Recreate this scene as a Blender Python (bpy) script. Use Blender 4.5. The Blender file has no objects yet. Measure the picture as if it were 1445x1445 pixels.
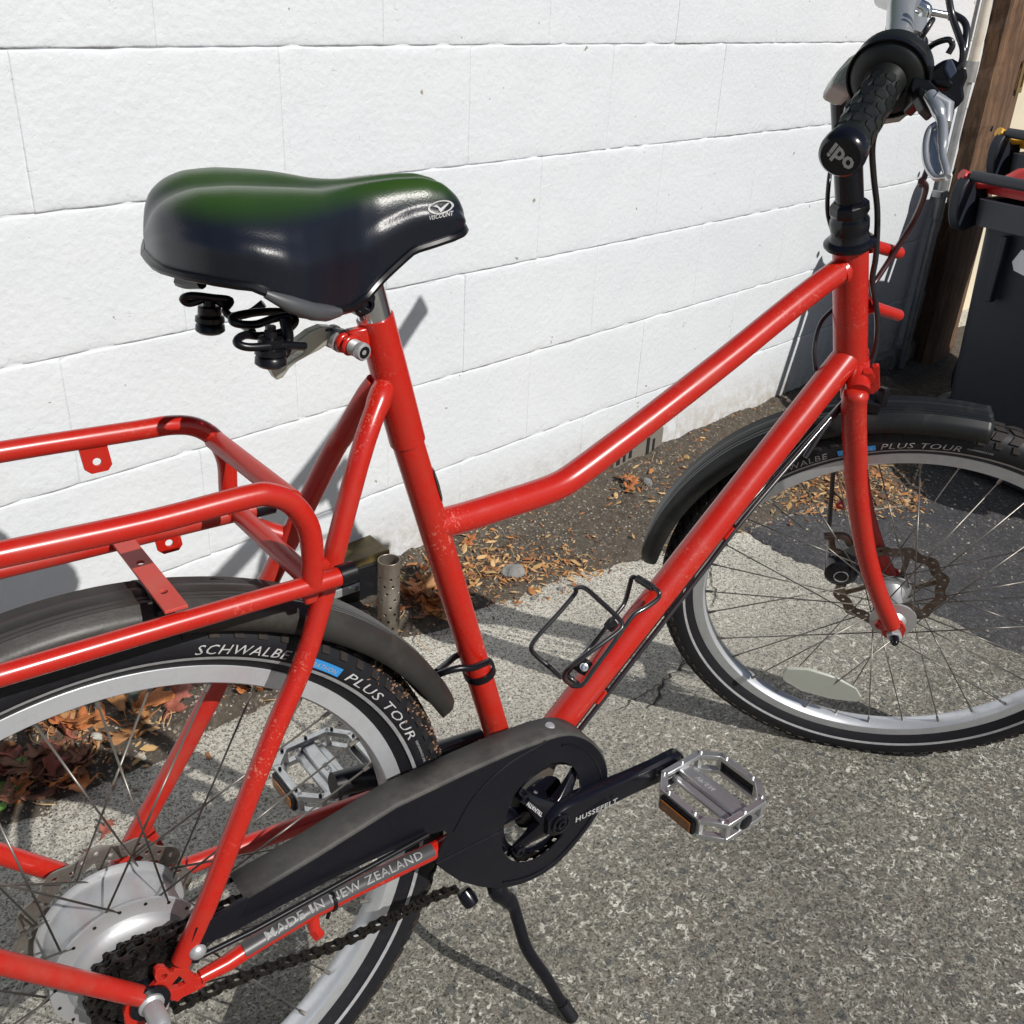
import bpy, bmesh, math, random
from mathutils import Vector, Matrix, noise
from mathutils.bvhtree import BVHTree
random.seed(7)
S = bpy.context.scene
COL = S.collection
V = Vector
# ------------------------------------------------------------------ camera, world, sun, exposure
Q = Matrix(((0.9998875, -0.0001736, 0.0149984), (0, 0.9999330, 0.0115753), (-0.0149994, -0.0115740, 0.9998205)))   # bicycle frame -> world
R = Matrix(((0.7983662, -0.5999555, 0.0516219), (-0.2329597, -0.3867745, -0.8922641), (0.5552848, 0.7003277, -0.4485532)))  # bicycle frame -> view
CB = V((-0.1339831, -0.6883630, 0.7639142))       # camera in the bicycle frame (origin = rear axle)
F = 1430.73
AX = V((0, 0, 0.335))
camw = Q @ (CB + AX)
Rw = R @ Q.transposed()
cam = bpy.data.cameras.new('camera'); co = bpy.data.objects.new('camera', cam); COL.objects.link(co)
rot = Matrix((Rw[0], -Rw[1], -Rw[2])).transposed()
co.matrix_world = Matrix.Translation(camw) @ rot.to_4x4()
cam.sensor_width = 36; cam.lens = F / 1445 * 36; cam.clip_start = 0.02; cam.clip_end = 300
S.camera = co
SUN = V((0.235, -1.14, 1.0)).normalized()
w = bpy.data.worlds.new('World'); S.world = w; w.use_nodes = True
nt = w.node_tree; bg = nt.nodes['Background']; sky = nt.nodes.new('ShaderNodeTexSky')
sky.sky_type = 'NISHITA'; sky.sun_disc = False
sky.sun_elevation = math.asin(SUN.z); sky.sun_rotation = math.atan2(SUN.x, SUN.y)
nt.links.new(sky.outputs[0], bg.inputs[0]); bg.inputs[1].default_value = 0.052
sl = bpy.data.lights.new('sun', 'SUN'); sl.energy = 4.25; sl.angle = math.radians(0.53); sl.color = (1, 0.965, 0.92)
so = bpy.data.objects.new('sun', sl); COL.objects.link(so); so.rotation_euler = SUN.to_track_quat('Z', 'Y').to_euler()
S.view_settings.view_transform = 'Standard'; S.view_settings.look = 'None'; S.view_settings.exposure = 0.0
S.render.engine = 'CYCLES'

# ------------------------------------------------------------------ measuring helpers (a sight line met with a real plane)
def ray(px, py): return R.transposed() @ V(((px - 722.5) / F, (py - 722.5) / F, 1))
def P(px, py, y=0.0):                              # point on the bicycle's plane at sideways offset y, in root-local coordinates
    r = ray(px, py); t = (y - CB.y) / r.y
    return CB + r * t + AX
M = Matrix(((0.6746905, 0.7290132, -0.1154663), (-0.7290132, 0.6337066, -0.2587578), (-0.1154663, 0.2587578, 0.9590161)))  # steered front assembly
CF = V((1.1073516, -0.0320423, 0.0024873))
def FL(v): return M @ V(v) + CF + AX               # front-assembly coordinates -> root-local
def FP(px, py, y=0.0):
    n = M @ V((0, 1, 0)); r = ray(px, py); t = (CF.dot(n) + y - CB.dot(n)) / r.dot(n)
    return CB + r * t + AX
def D(px, py, t): return CB + ray(px, py).normalized() * t + AX
def G(px, py, z=0.0):                              # world point on a level plane
    r = Q @ ray(px, py); t = (z - camw.z) / r.z
    return camw + r * t
PSI = 0.1498857; HD = V((math.cos(PSI), math.sin(PSI), 0)); ND = V((-math.sin(PSI), math.cos(PSI), 0)); DW = 0.757
def WP(px, py, d=DW):
    r = Q @ ray(px, py); t = (d - camw.dot(ND)) / r.dot(ND)
    return camw + r * t
def wall(s, d, z): return HD * s + ND * d + V((0, 0, z))

# ------------------------------------------------------------------ materials
def mat(name, base, rough=0.5, metal=0.0, var=None, scale=20, bump=0.0, bscale=200, coat=0.0, dust=None, spec=None, detail=4, scuff=0.0):
    m = bpy.data.materials.new(name); m.use_nodes = True; n = m.node_tree; b = n.nodes['Principled BSDF']
    b.inputs['Base Color'].default_value = (*base, 1); b.inputs['Roughness'].default_value = rough; b.inputs['Metallic'].default_value = metal
    if coat: b.inputs['Coat Weight'].default_value = coat; b.inputs['Coat Roughness'].default_value = 0.12
    if spec is not None: b.inputs['Specular IOR Level'].default_value = spec
    tc = n.nodes.new('ShaderNodeTexCoord')
    col = None
    if var:
        t = n.nodes.new('ShaderNodeTexNoise'); t.inputs['Scale'].default_value = scale; t.inputs['Detail'].default_value = detail; t.inputs['Roughness'].default_value = 0.65
        n.links.new(tc.outputs['Object'], t.inputs['Vector'])
        r = n.nodes.new('ShaderNodeValToRGB'); r.color_ramp.elements[0].position = 0.35; r.color_ramp.elements[1].position = 0.68
        r.color_ramp.elements[0].color = (*base, 1); r.color_ramp.elements[1].color = (*var, 1)
        n.links.new(t.outputs[0], r.inputs[0]); col = r.outputs[0]
    if dust:                                        # settled dust / scuffs: colour, amount, scale
        c, amt, sc = dust
        t2 = n.nodes.new('ShaderNodeTexNoise'); t2.inputs['Scale'].default_value = sc; t2.inputs['Detail'].default_value = 8; t2.inputs['Roughness'].default_value = 0.8
        n.links.new(tc.outputs['Object'], t2.inputs['Vector'])
        mr = n.nodes.new('ShaderNodeMapRange'); mr.inputs[1].default_value = 0.62 - amt * .3; mr.inputs[2].default_value = 0.8; mr.inputs[3].default_value = 0.0; mr.inputs[4].default_value = min(1, amt)
        n.links.new(t2.outputs[0], mr.inputs[0])
        mx = n.nodes.new('ShaderNodeMix'); mx.data_type = 'RGBA'; mx.inputs[7].default_value = (*c, 1)
        if col: n.links.new(col, mx.inputs[6])
        else: mx.inputs[6].default_value = (*base, 1)
        n.links.new(mr.outputs[0], mx.inputs[0]); col = mx.outputs[2]
        ad = n.nodes.new('ShaderNodeMath'); ad.operation = 'ADD'; ad.inputs[1].default_value = rough
        mu = n.nodes.new('ShaderNodeMath'); mu.operation = 'MULTIPLY'; mu.inputs[1].default_value = 0.35
        n.links.new(mr.outputs[0], mu.inputs[0]); n.links.new(mu.outputs[0], ad.inputs[0]); n.links.new(ad.outputs[0], b.inputs['Roughness'])
    if scuff:                                       # fine pale scratches and rub marks in patches
        a1 = n.nodes.new('ShaderNodeTexNoise'); a1.inputs['Scale'].default_value = 11; a1.inputs['Detail'].default_value = 3; n.links.new(tc.outputs['Object'], a1.inputs['Vector'])
        a2 = n.nodes.new('ShaderNodeTexNoise'); a2.inputs['Scale'].default_value = 240; a2.inputs['Detail'].default_value = 3; a2.inputs['Distortion'].default_value = 1.5; n.links.new(tc.outputs['Object'], a2.inputs['Vector'])
        q1 = n.nodes.new('ShaderNodeMapRange'); q1.inputs[1].default_value = 0.54; q1.inputs[2].default_value = 0.70; n.links.new(a1.outputs[0], q1.inputs[0])
        q2 = n.nodes.new('ShaderNodeMapRange'); q2.inputs[1].default_value = 0.58; q2.inputs[2].default_value = 0.66; n.links.new(a2.outputs[0], q2.inputs[0])
        q3 = n.nodes.new('ShaderNodeMath'); q3.operation = 'MULTIPLY'; n.links.new(q1.outputs[0], q3.inputs[0]); n.links.new(q2.outputs[0], q3.inputs[1])
        q4 = n.nodes.new('ShaderNodeMath'); q4.operation = 'MULTIPLY'; q4.inputs[1].default_value = scuff; n.links.new(q3.outputs[0], q4.inputs[0])
        mx = n.nodes.new('ShaderNodeMix'); mx.data_type = 'RGBA'; mx.inputs[7].default_value = (0.72, 0.30, 0.22, 1); n.links.new(col, mx.inputs[6]); n.links.new(q4.outputs[0], mx.inputs[0]); col = mx.outputs[2]
    if col: n.links.new(col, b.inputs['Base Color'])
    if bump:
        t = n.nodes.new('ShaderNodeTexNoise'); t.inputs['Scale'].default_value = bscale; t.inputs['Detail'].default_value = 5
        n.links.new(tc.outputs['Object'], t.inputs['Vector'])
        bp = n.nodes.new('ShaderNodeBump'); bp.inputs['Strength'].default_value = bump; bp.inputs['Distance'].default_value = 0.002
        n.links.new(t.outputs[0], bp.inputs['Height']); n.links.new(bp.outputs[0], b.inputs['Normal'])
    return m
RED = mat('red_paint', (0.46, 0.013, 0.006), 0.27, 0, coat=0.2, scuff=0.6, dust=((0.33, 0.050, 0.028), 0.55, 14), bump=0.04, bscale=60)
REDD = mat('dusty_red_paint', (0.43, 0.016, 0.009), 0.36, 0, coat=0.15, dust=((0.30, 0.09, 0.06), 0.6, 22), bump=0.05, bscale=80)
BLK = mat('black_plastic', (0.005, 0.005, 0.007), 0.30, 0, spec=0.35, dust=((0.05, 0.045, 0.04), 0.2, 60))
GUARD = mat('scuffed_black_plastic', (0.005, 0.005, 0.009), 0.30, 0, var=(0.007, 0.007, 0.011), scale=25, spec=0.35, dust=((0.07, 0.065, 0.06), 0.16, 45), bump=0.08, bscale=500)
GUARDT = mat('dust_covered_plastic', (0.034, 0.033, 0.031), 0.62, 0, var=(0.060, 0.057, 0.052), scale=30, dust=((0.18, 0.165, 0.14), 0.5, 18), bump=0.15, bscale=600)
BMET = mat('black_metal', (0.005, 0.005, 0.009), 0.20, 0.0, spec=0.45, dust=((0.05, 0.045, 0.04), 0.15, 80))
RUB = mat('rubber', (0.009, 0.009, 0.012), 0.55, 0, spec=0.35, dust=((0.06, 0.055, 0.05), 0.3, 90), bump=0.12, bscale=500)
TREAD = mat('dirty_rubber', (0.011, 0.011, 0.013), 0.70, 0, var=(0.035, 0.026, 0.020), scale=16, spec=0.3, dust=((0.11, 0.08, 0.06), 0.4, 55), bump=0.3, bscale=300)
FEND = mat('grey_black_fender', (0.020, 0.019, 0.018), 0.42, 0, var=(0.034, 0.032, 0.028), scale=9, spec=0.4, dust=((0.11, 0.10, 0.08), 0.4, 25), bump=0.06, bscale=400)
GRIPM = mat('grip_rubber', (0.007, 0.008, 0.008), 0.42, 0, spec=0.35, var=(0.013, 0.015, 0.013), scale=60)
SILV = mat('brushed_aluminium', (0.50, 0.51, 0.52), 0.42, 0.6, dust=((0.34, 0.32, 0.28), 0.5, 40), bump=0.05, bscale=300)
RIMM = mat('rim_aluminium', (0.66, 0.68, 0.71), 0.36, 0.6, dust=((0.38, 0.37, 0.34), 0.5, 50))
CHR = mat('chrome', (0.75, 0.76, 0.77), 0.13, 1.0, dust=((0.4, 0.38, 0.35), 0.2, 70))
SPK = mat('spoke_steel', (0.26, 0.245, 0.22), 0.42, 0.75, dust=((0.16, 0.12, 0.09), 0.5, 60))
CHAINM = mat('oily_chain', (0.010, 0.009, 0.009), 0.30, 0.5, var=(0.035, 0.030, 0.026), scale=400, dust=((0.06, 0.05, 0.04), 0.3, 200))
GREASE = mat('greasy_sprocket', (0.006, 0.006, 0.006), 0.35, 0.3, var=(0.02, 0.017, 0.015), scale=300, bump=0.5, bscale=400)
ROTOR = mat('rusty_rotor_steel', (0.22, 0.17, 0.14), 0.42, 0.7, var=(0.12, 0.075, 0.05), scale=60)
WHT = mat('white_print', (0.46, 0.46, 0.455), 0.5)
DIMW = mat('worn_print', (0.27, 0.27, 0.27), 0.5)
GREYP = mat('silver_print', (0.36, 0.36, 0.36), 0.45)
REFL = mat('reflective_stripe', (0.30, 0.30, 0.31), 0.45, 0, var=(0.40, 0.40, 0.40), scale=150)
BLUEP = mat('blue_label', (0.03, 0.26, 0.62), 0.5)
AMB = mat('amber_reflector', (0.32, 0.10, 0.01), 0.25, 0, coat=0.6, bump=0.4, bscale=900)
CLR = mat('clear_reflector', (0.66, 0.68, 0.60), 0.25, 0, coat=0.5, bump=0.3, bscale=900)
CLR.node_tree.nodes['Principled BSDF'].inputs['Transmission Weight'].default_value = 0.35
DECAL = mat('grey_decal', (0.055, 0.052, 0.055), 0.4)
PEDM = mat('cast_aluminium', (0.60, 0.61, 0.61), 0.30, 0.85, dust=((0.30, 0.28, 0.25), 0.5, 60), bump=0.1, bscale=400)
BAR = mat('bar_aluminium', (0.60, 0.61, 0.60), 0.30, 0.75, bump=0.03, bscale=200)

# saddle cover: black vinyl with a green foliage reflection painted into upper faces, print-free
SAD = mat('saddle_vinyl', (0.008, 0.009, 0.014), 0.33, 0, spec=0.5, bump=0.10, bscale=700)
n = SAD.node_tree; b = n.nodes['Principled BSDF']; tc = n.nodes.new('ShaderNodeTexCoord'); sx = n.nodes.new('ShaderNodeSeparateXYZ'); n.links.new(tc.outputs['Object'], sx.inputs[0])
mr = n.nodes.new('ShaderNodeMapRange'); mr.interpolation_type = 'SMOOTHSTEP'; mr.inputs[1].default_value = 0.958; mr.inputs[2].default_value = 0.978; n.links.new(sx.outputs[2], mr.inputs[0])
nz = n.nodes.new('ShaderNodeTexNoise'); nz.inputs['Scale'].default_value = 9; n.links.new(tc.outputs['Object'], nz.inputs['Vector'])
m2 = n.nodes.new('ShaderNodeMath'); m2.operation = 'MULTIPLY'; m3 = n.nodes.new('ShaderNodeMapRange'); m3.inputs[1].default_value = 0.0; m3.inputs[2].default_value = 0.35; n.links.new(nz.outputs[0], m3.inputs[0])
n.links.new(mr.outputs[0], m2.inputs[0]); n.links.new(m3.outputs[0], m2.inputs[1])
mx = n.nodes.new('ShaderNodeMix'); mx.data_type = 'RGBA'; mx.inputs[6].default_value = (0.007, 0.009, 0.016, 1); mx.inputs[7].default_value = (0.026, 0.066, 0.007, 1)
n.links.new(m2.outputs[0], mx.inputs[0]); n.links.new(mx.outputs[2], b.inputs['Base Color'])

# ------------------------------------------------------------------ mesh helpers
def me_obj(name, verts, faces, m, parent=None, smooth=True, label=None, kind=None):
    me = bpy.data.meshes.new(name); me.from_pydata([tuple(v) for v in verts], [], faces); me.update()
    if smooth: me.polygons.foreach_set('use_smooth', [True] * len(me.polygons))
    if m: me.materials.append(m)
    o = bpy.data.objects.new(name, me); COL.objects.link(o)
    if parent: o.parent = parent
    if label: o['label'] = label
    if kind: o['kind'] = kind
    return o
class MB:                                          # mesh collector
    def __init__(s): s.v = []; s.f = []
    def add(s, v, f):
        o = len(s.v); s.v += [V(p) for p in v]; s.f += [tuple(i + o for i in q) for q in f]; return s
    def build(s, name, m, parent=None, smooth=True, bevel=0, **k):
        o = me_obj(name, s.v, s.f, m, parent, smooth, **k)
        bm = bmesh.new(); bm.from_mesh(o.data); bmesh.ops.recalc_face_normals(bm, faces=bm.faces); bm.to_mesh(o.data); bm.free()
        if bevel:
            b = o.modifiers.new('bevel', 'BEVEL'); b.width = bevel; b.segments = 2; b.limit_method = 'ANGLE'; b.angle_limit = 0.6
        if smooth: o.data.set_sharp_from_angle(angle=math.radians(42))
        return o
def spline(pts, n=8):
    pts = [V(p) for p in pts]
    if len(pts) < 3: return pts
    out = []
    for i in range(len(pts) - 1):
        p0 = pts[i - 1] if i else pts[0] * 2 - pts[1]; p1 = pts[i]; p2 = pts[i + 1]; p3 = pts[i + 2] if i + 2 < len(pts) else pts[-1] * 2 - pts[-2]
        for k in range(n):
            t = k / n
            out.append(0.5 * ((2 * p1) + (p2 - p0) * t + (2 * p0 - 5 * p1 + 4 * p2 - p3) * t * t + (3 * p1 - p0 - 3 * p2 + p3) * t ** 3))
    out.append(pts[-1]); return out
def tube(pts, r, seg=14, caps=True, closed=False, flat=None):
    pts = [V(p) for p in pts]; N = len(pts); rr = r if isinstance(r, (list, tuple)) else [r] * N
    rr = [rr[min(i, len(rr) - 1)] for i in range(N)]
    v = []; f = []
    T = []
    for i in range(N):
        a = pts[(i - 1) % N] if (i or closed) else pts[0]; c = pts[(i + 1) % N] if (i < N - 1 or closed) else pts[-1]
        T.append((c - a).normalized())
    ref = V((0, 0, 1)) if abs(T[0].z) < 0.9 else V((1, 0, 0))
    u = T[0].cross(ref).normalized()
    for i in range(N):
        u = (u - T[i] * u.dot(T[i])).normalized(); w_ = T[i].cross(u)
        for k in range(seg):
            a = 2 * math.pi * k / seg; sc = 1.0 if flat is None else flat
            v.append(pts[i] + u * math.cos(a) * rr[i] + w_ * math.sin(a) * rr[i] * sc)
    for i in range(N if closed else N - 1):
        j = (i + 1) % N
        for k in range(seg): f.append((i * seg + k, i * seg + (k + 1) % seg, j * seg + (k + 1) % seg, j * seg + k))
    if caps and not closed:
        f.append(tuple(range(seg))[::-1]); f.append(tuple(range((N - 1) * seg, N * seg)))
    return v, f
def frame_of(axis):
    a = V(axis).normalized(); ref = V((0, 0, 1)) if abs(a.z) < 0.9 else V((1, 0, 0)); u = a.cross(ref).normalized(); return u, a.cross(u), a
def lathe(prof, origin, axis, seg=32, closed=False):       # prof: (r, h) along axis
    u, w_, a = frame_of(axis); v = []; f = []; n_ = len(prof)
    for r, h in prof:
        for k in range(seg):
            t = 2 * math.pi * k / seg; v.append(V(origin) + a * h + u * (r * math.cos(t)) + w_ * (r * math.sin(t)))
    for i in range(n_ if closed else n_ - 1):
        j = (i + 1) % n_
        for k in range(seg): f.append((i * seg + k, i * seg + (k + 1) % seg, j * seg + (k + 1) % seg, j * seg + k))
    if not closed:
        if prof[0][0] > 1e-6: f.append(tuple(range(seg))[::-1])
        if prof[-1][0] > 1e-6: f.append(tuple(range((n_ - 1) * seg, n_ * seg)))
    return v, f
def prism(out, thick, holes=None):                 # outline of 3D points, extruded by vector
    n_ = len(out); t = V(thick); v = [V(p) for p in out] + [V(p) + t for p in out]
    f = [tuple(range(n_)), tuple(range(2 * n_ - 1, n_ - 1, -1))] + [(i, (i + 1) % n_, n_ + (i + 1) % n_, n_ + i) for i in range(n_)]
    return v, f
def box(c, x, y, z, ax=None):                      # half sizes
    ex, ey, ez = ax or (V((1, 0, 0)), V((0, 1, 0)), V((0, 0, 1))); v = []
    for k in (-1, 1):
        for j in (-1, 1):
            for i in (-1, 1): v.append(V(c) + ex * (x * i) + ey * (y * j) + ez * (z * k))
    return v, [(0, 2, 3, 1), (4, 5, 7, 6), (0, 1, 5, 4), (2, 6, 7, 3), (0, 4, 6, 2), (1, 3, 7, 5)]
def ngon_hole(outer, inner, thick, name, m, parent, bevel=0, **k):   # plate with holes, via filled curve edges
    bm = bmesh.new(); t = V(thick); loops = [outer] + inner; es = []
    for lp in loops:
        vs = [bm.verts.new(p) for p in lp]
        for i in range(len(vs)): es.append(bm.edges.new((vs[i], vs[(i + 1) % len(vs)])))
    r = bmesh.ops.triangle_fill(bm, use_beauty=True, use_dissolve=False, edges=es)
    fs = [g for g in r['geom'] if isinstance(g, bmesh.types.BMFace)]
    ex = bmesh.ops.extrude_face_region(bm, geom=fs)
    bmesh.ops.translate(bm, vec=t, verts=[g for g in ex['geom'] if isinstance(g, bmesh.types.BMVert)])
    bmesh.ops.recalc_face_normals(bm, faces=bm.faces)
    me = bpy.data.meshes.new(name); bm.to_mesh(me); bm.free(); me.materials.append(m)
    o = bpy.data.objects.new(name, me); COL.objects.link(o); o.parent = parent
    if bevel:
        b = o.modifiers.new('bevel', 'BEVEL'); b.width = bevel; b.segments = 2; b.limit_method = 'ANGLE'; b.angle_limit = 0.6
    for a, c in k.items(): o[a] = c
    return o
def circ(c, r, u, w_, n_=20): return [V(c) + u * (r * math.cos(2 * math.pi * i / n_)) + w_ * (r * math.sin(2 * math.pi * i / n_)) for i in range(n_)]
def text_mesh(s, size, bold=0.0, shear=0.0, spacing=1.0):
    cu = bpy.data.curves.new('text', 'FONT'); cu.body = s; cu.size = size; cu.offset = bold; cu.shear = shear; cu.space_character = spacing; cu.resolution_u = 2
    o = bpy.data.objects.new('text', cu); COL.objects.link(o); dg = bpy.context.evaluated_depsgraph_get(); dg.update()
    me = bpy.data.meshes.new_from_object(o.evaluated_get(dg)); v = [x.co.copy() for x in me.vertices]; f = [tuple(p.vertices) for p in me.polygons]
    bpy.data.objects.remove(o); bpy.data.curves.remove(cu); bpy.data.meshes.remove(me)
    return v, f
def lettering(s, size, fn, m, parent, bold=0.0, shear=0.0, spacing=1.0, name='lettering'):
    v, f = text_mesh(s, size, bold, shear, spacing)
    return me_obj(name, [fn(p.x, p.y) for p in v], f, m, parent, smooth=False)
def on_plane(o, ux, uy): 
    o = V(o); ux = V(ux).normalized(); uy = V(uy); uy = (uy - ux * uy.dot(ux)).normalized()
    return lambda x, y: o + ux * x + uy * y
def top(name, loc, label, cat, group=None, rz=0.0):
    o = bpy.data.objects.new(name, None); COL.objects.link(o); o.empty_display_size = 0.1; o.location = loc; o.rotation_euler = (0, 0, rz); tag(o, label, cat, group); return o
def tag(o, label, cat, group=None):
    o['label'] = label; o['category'] = cat
    if group: o['group'] = group
    return o
def lsm(t): t = max(0, min(1, t)); return t * t * (3 - 2 * t)
def px_w(p, wpx): return wpx / 2 * (R @ (V(p) - AX - CB)).z / F       # radius that spans wpx at that distance

# ================================================================== THE SETTING
def gz(x, y=0): return -0.085 * lsm((x - 1.62) / 0.9)
def interp(pts, x):
    if x <= pts[0][0]: a, c = pts[0], pts[1]
    elif x >= pts[-1][0]: a, c = pts[-2], pts[-1]
    else:
        for a, c in zip(pts, pts[1:]):
            if a[0] <= x <= c[0]: break
    return a[1] + (c[1] - a[1]) * (x - a[0]) / (c[0] - a[0])
soil_edge = [tuple(G(*q)[:2]) for q in ((0, 1170), (63, 1143), (90, 1127), (133, 1111), (180, 1086), (230, 1068), (300, 1028), (377, 995), (460, 940), (560, 905), (640, 880), (700, 850), (760, 835), (800, 815), (900, 790), (975, 772), (1052, 752), (1106, 733), (1152, 712), (1237, 706), (1283, 692))]
soil_edge = [(-6, soil_edge[0][1] - 0.75)] + soil_edge + [(2.9, 0.93), (3.2, 1.0), (8, 1.6)]
asph_edge = [(q[1], q[0]) for q in [tuple(G(*q)[:2]) for q in ((1460, 932), (1445, 925), (1406, 910), (1379, 891), (1329, 871), (1235, 835), (1137, 797), (1106, 785), (1052, 752))]]
asph_edge = [(-8, 4.6)] + asph_edge
def rng(a, b, n_): return [a + (b - a) * i / n_ for i in range(n_ + 1)]
def fn(x, y, s): return noise.noise(V((x * s, y * s, 3.1)))
# concrete ground: one sheet out to the horizon, finely divided near the bicycle
def grid(xs, ys, zf):
    v = [(x, y, zf(x, y)) for y in ys for x in xs]; nx = len(xs)
    return v, [(j * nx + i, j * nx + i + 1, (j + 1) * nx + i + 1, (j + 1) * nx + i) for j in range(len(ys) - 1) for i in range(nx - 1)]
xs = [-150, -40, -12, -5] + rng(-2.5, 5, 150) + [8, 16, 45, 150]
ys = [-150, -40, -12, -5] + rng(-2.5, 3, 110) + [6, 14, 45, 150]
CON = bpy.data.materials.new('exposed_aggregate_concrete'); CON.use_nodes = True; n = CON.node_tree; b = n.nodes['Principled BSDF']
def N(t, **k):
    x = n.nodes.new(t)
    for a, c in k.items():
        if a.startswith('i'): x.inputs[int(a[1:])].default_value = c
        else: setattr(x, a, c)
    return x
def L(a, c): n.links.new(a, c)
def ramp(fac, stops):
    r = N('ShaderNodeValToRGB'); e = r.color_ramp.elements
    while len(e) < len(stops): e.new(0.5)
    for i, (p, c) in enumerate(stops): e[i].position = p; e[i].color = (*c, 1) if len(c) == 3 else c
    L(fac, r.inputs[0]); return r.outputs[0]
def mixc(f, a, c, mode='MIX'):
    x = N('ShaderNodeMix', data_type='RGBA', blend_type=mode)
    for s_, i in ((f, 0), (a, 6), (c, 7)):
        if isinstance(s_, (int, float)): x.inputs[i].default_value = s_
        elif isinstance(s_, tuple): x.inputs[i].default_value = (*s_, 1)
        else: L(s_, x.inputs[i])
    return x.outputs[2]
def nz_(scale, detail=4, rough=0.6, dist=0.0, src=None):
    t = N('ShaderNodeTexNoise'); t.inputs['Scale'].default_value = scale; t.inputs['Detail'].default_value = detail; t.inputs['Roughness'].default_value = rough; t.inputs['Distortion'].default_value = dist
    L(src if src else tcg.outputs['Object'], t.inputs['Vector']); return t.outputs[0]
def vor(scale, feat='F1', src=None, rnd=1.0):
    t = N('ShaderNodeTexVoronoi', feature=feat); t.inputs['Scale'].default_value = scale; t.inputs['Randomness'].default_value = rnd
    L(src if src else tcg.outputs['Object'], t.inputs['Vector']); return t
def bumpn(h, dist, strength=1.0, prev=None):
    x = N('ShaderNodeBump'); x.inputs['Strength'].default_value = strength; x.inputs['Distance'].default_value = dist; L(h, x.inputs['Height'])
    if prev: L(prev, x.inputs['Normal'])
    return x.outputs[0]
tcg = N('ShaderNodeTexCoord')
# dark worn mortar with embedded stones, pale squiggles of cement left standing between them
wpn = N('ShaderNodeTexNoise'); wpn.inputs['Scale'].default_value = 120; wpn.inputs['Detail'].default_value = 3; L(tcg.outputs['Object'], wpn.inputs['Vector'])
wv = N('ShaderNodeVectorMath', operation='MULTIPLY_ADD'); wv.inputs[1].default_value = (0.010, 0.010, 0.010); L(wpn.outputs[1], wv.inputs[0]); L(tcg.outputs['Object'], wv.inputs[2]); W_ = wv.outputs[0]
vb = vor(62, src=W_); vs_ = vor(100, src=W_)
base = ramp(nz_(125, 7, 0.82), [(0.36, (0.045, 0.040, 0.032)), (0.48, (0.19, 0.178, 0.148)), (0.60, (0.44, 0.42, 0.36))])
st1 = ramp(vs_.outputs['Color'], [(0.0, (0.09, 0.085, 0.075)), (0.4, (0.20, 0.185, 0.155)), (0.75, (0.28, 0.26, 0.22)), (1.0, (0.14, 0.14, 0.135))])
c1 = mixc(ramp(vs_.outputs[0], [(0.32, (1, 1, 1)), (0.5, (0, 0, 0))]), base, st1)
bigm = mixc(1.0, ramp(vb.outputs[0], [(0.36, (1, 1, 1)), (0.43, (0, 0, 0))]), ramp(vb.outputs['Color'], [(0.48, (0, 0, 0)), (0.50, (1, 1, 1))]), 'MULTIPLY')
c2 = mixc(bigm, c1, ramp(vb.outputs['Color'], [(0.50, (0.13, 0.135, 0.13)), (0.60, (0.20, 0.185, 0.15)), (0.70, (0.11, 0.115, 0.115)), (0.80, (0.24, 0.21, 0.17)), (0.95, (0.09, 0.095, 0.10))]))
sq = ramp(nz_(85, 6, 0.72, 1.1), [(0.56, (0, 0, 0)), (0.585, (1, 1, 1))]); area = ramp(nz_(9, 6, 0.75), [(0.38, (0.12, 0.12, 0.12)), (0.60, (1, 1, 1))])
c3 = mixc(mixc(1.0, sq, area, 'MULTIPLY'), c2, (0.86, 0.83, 0.75))
wx = N('ShaderNodeSeparateXYZ'); L(tcg.outputs['Object'], wx.inputs[0])
wm = N('ShaderNodeMapRange', i1=0.02, i2=0.60); L(wx.outputs[1], wm.inputs[0])
wf = mixc(1.0, ramp(wm.outputs[0], [(0.0, (0.0, 0.0, 0.0)), (1.0, (0.9, 0.9, 0.9))]), ramp(nz_(150, 6, 0.75, 0.8), [(0.40, (0, 0, 0)), (0.52, (1, 1, 1))]), 'MULTIPLY')
c4 = mixc(wf, c3, (0.74, 0.71, 0.64))
c5 = mixc(1.0, c4, ramp(nz_(2.6, 5, 0.6), [(0.3, (0.98, 0.975, 0.945)), (0.65, (1.34, 1.335, 1.295))]), 'MULTIPLY')
c6 = mixc(1.0, c5, ramp(nz_(300, 3, 0.6, 0.5), [(0.38, (0.22, 0.21, 0.19)), (0.45, (1, 1, 1))]), 'MULTIPLY')
L(c6, b.inputs['Base Color']); b.inputs['Roughness'].default_value = 0.85
h1 = bumpn(vs_.outputs[0], 0.0022, 0.6); h2 = bumpn(nz_(210, 6, 0.8, 0.6), 0.0065, 1.0, h1); h3 = bumpn(nz_(30, 4, 0.6), 0.008, 0.5, h2); L(h3, b.inputs['Normal'])
v, f = grid(xs, ys, lambda x, y: gz(x, y) + (0.0012 * fn(x, y, 5) if abs(x) < 5 and abs(y) < 3 else 0))
o = me_obj('ground', v, f, CON); o['kind'] = 'structure'; o['label'] = 'pale exposed aggregate concrete driveway under the bicycle'

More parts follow.
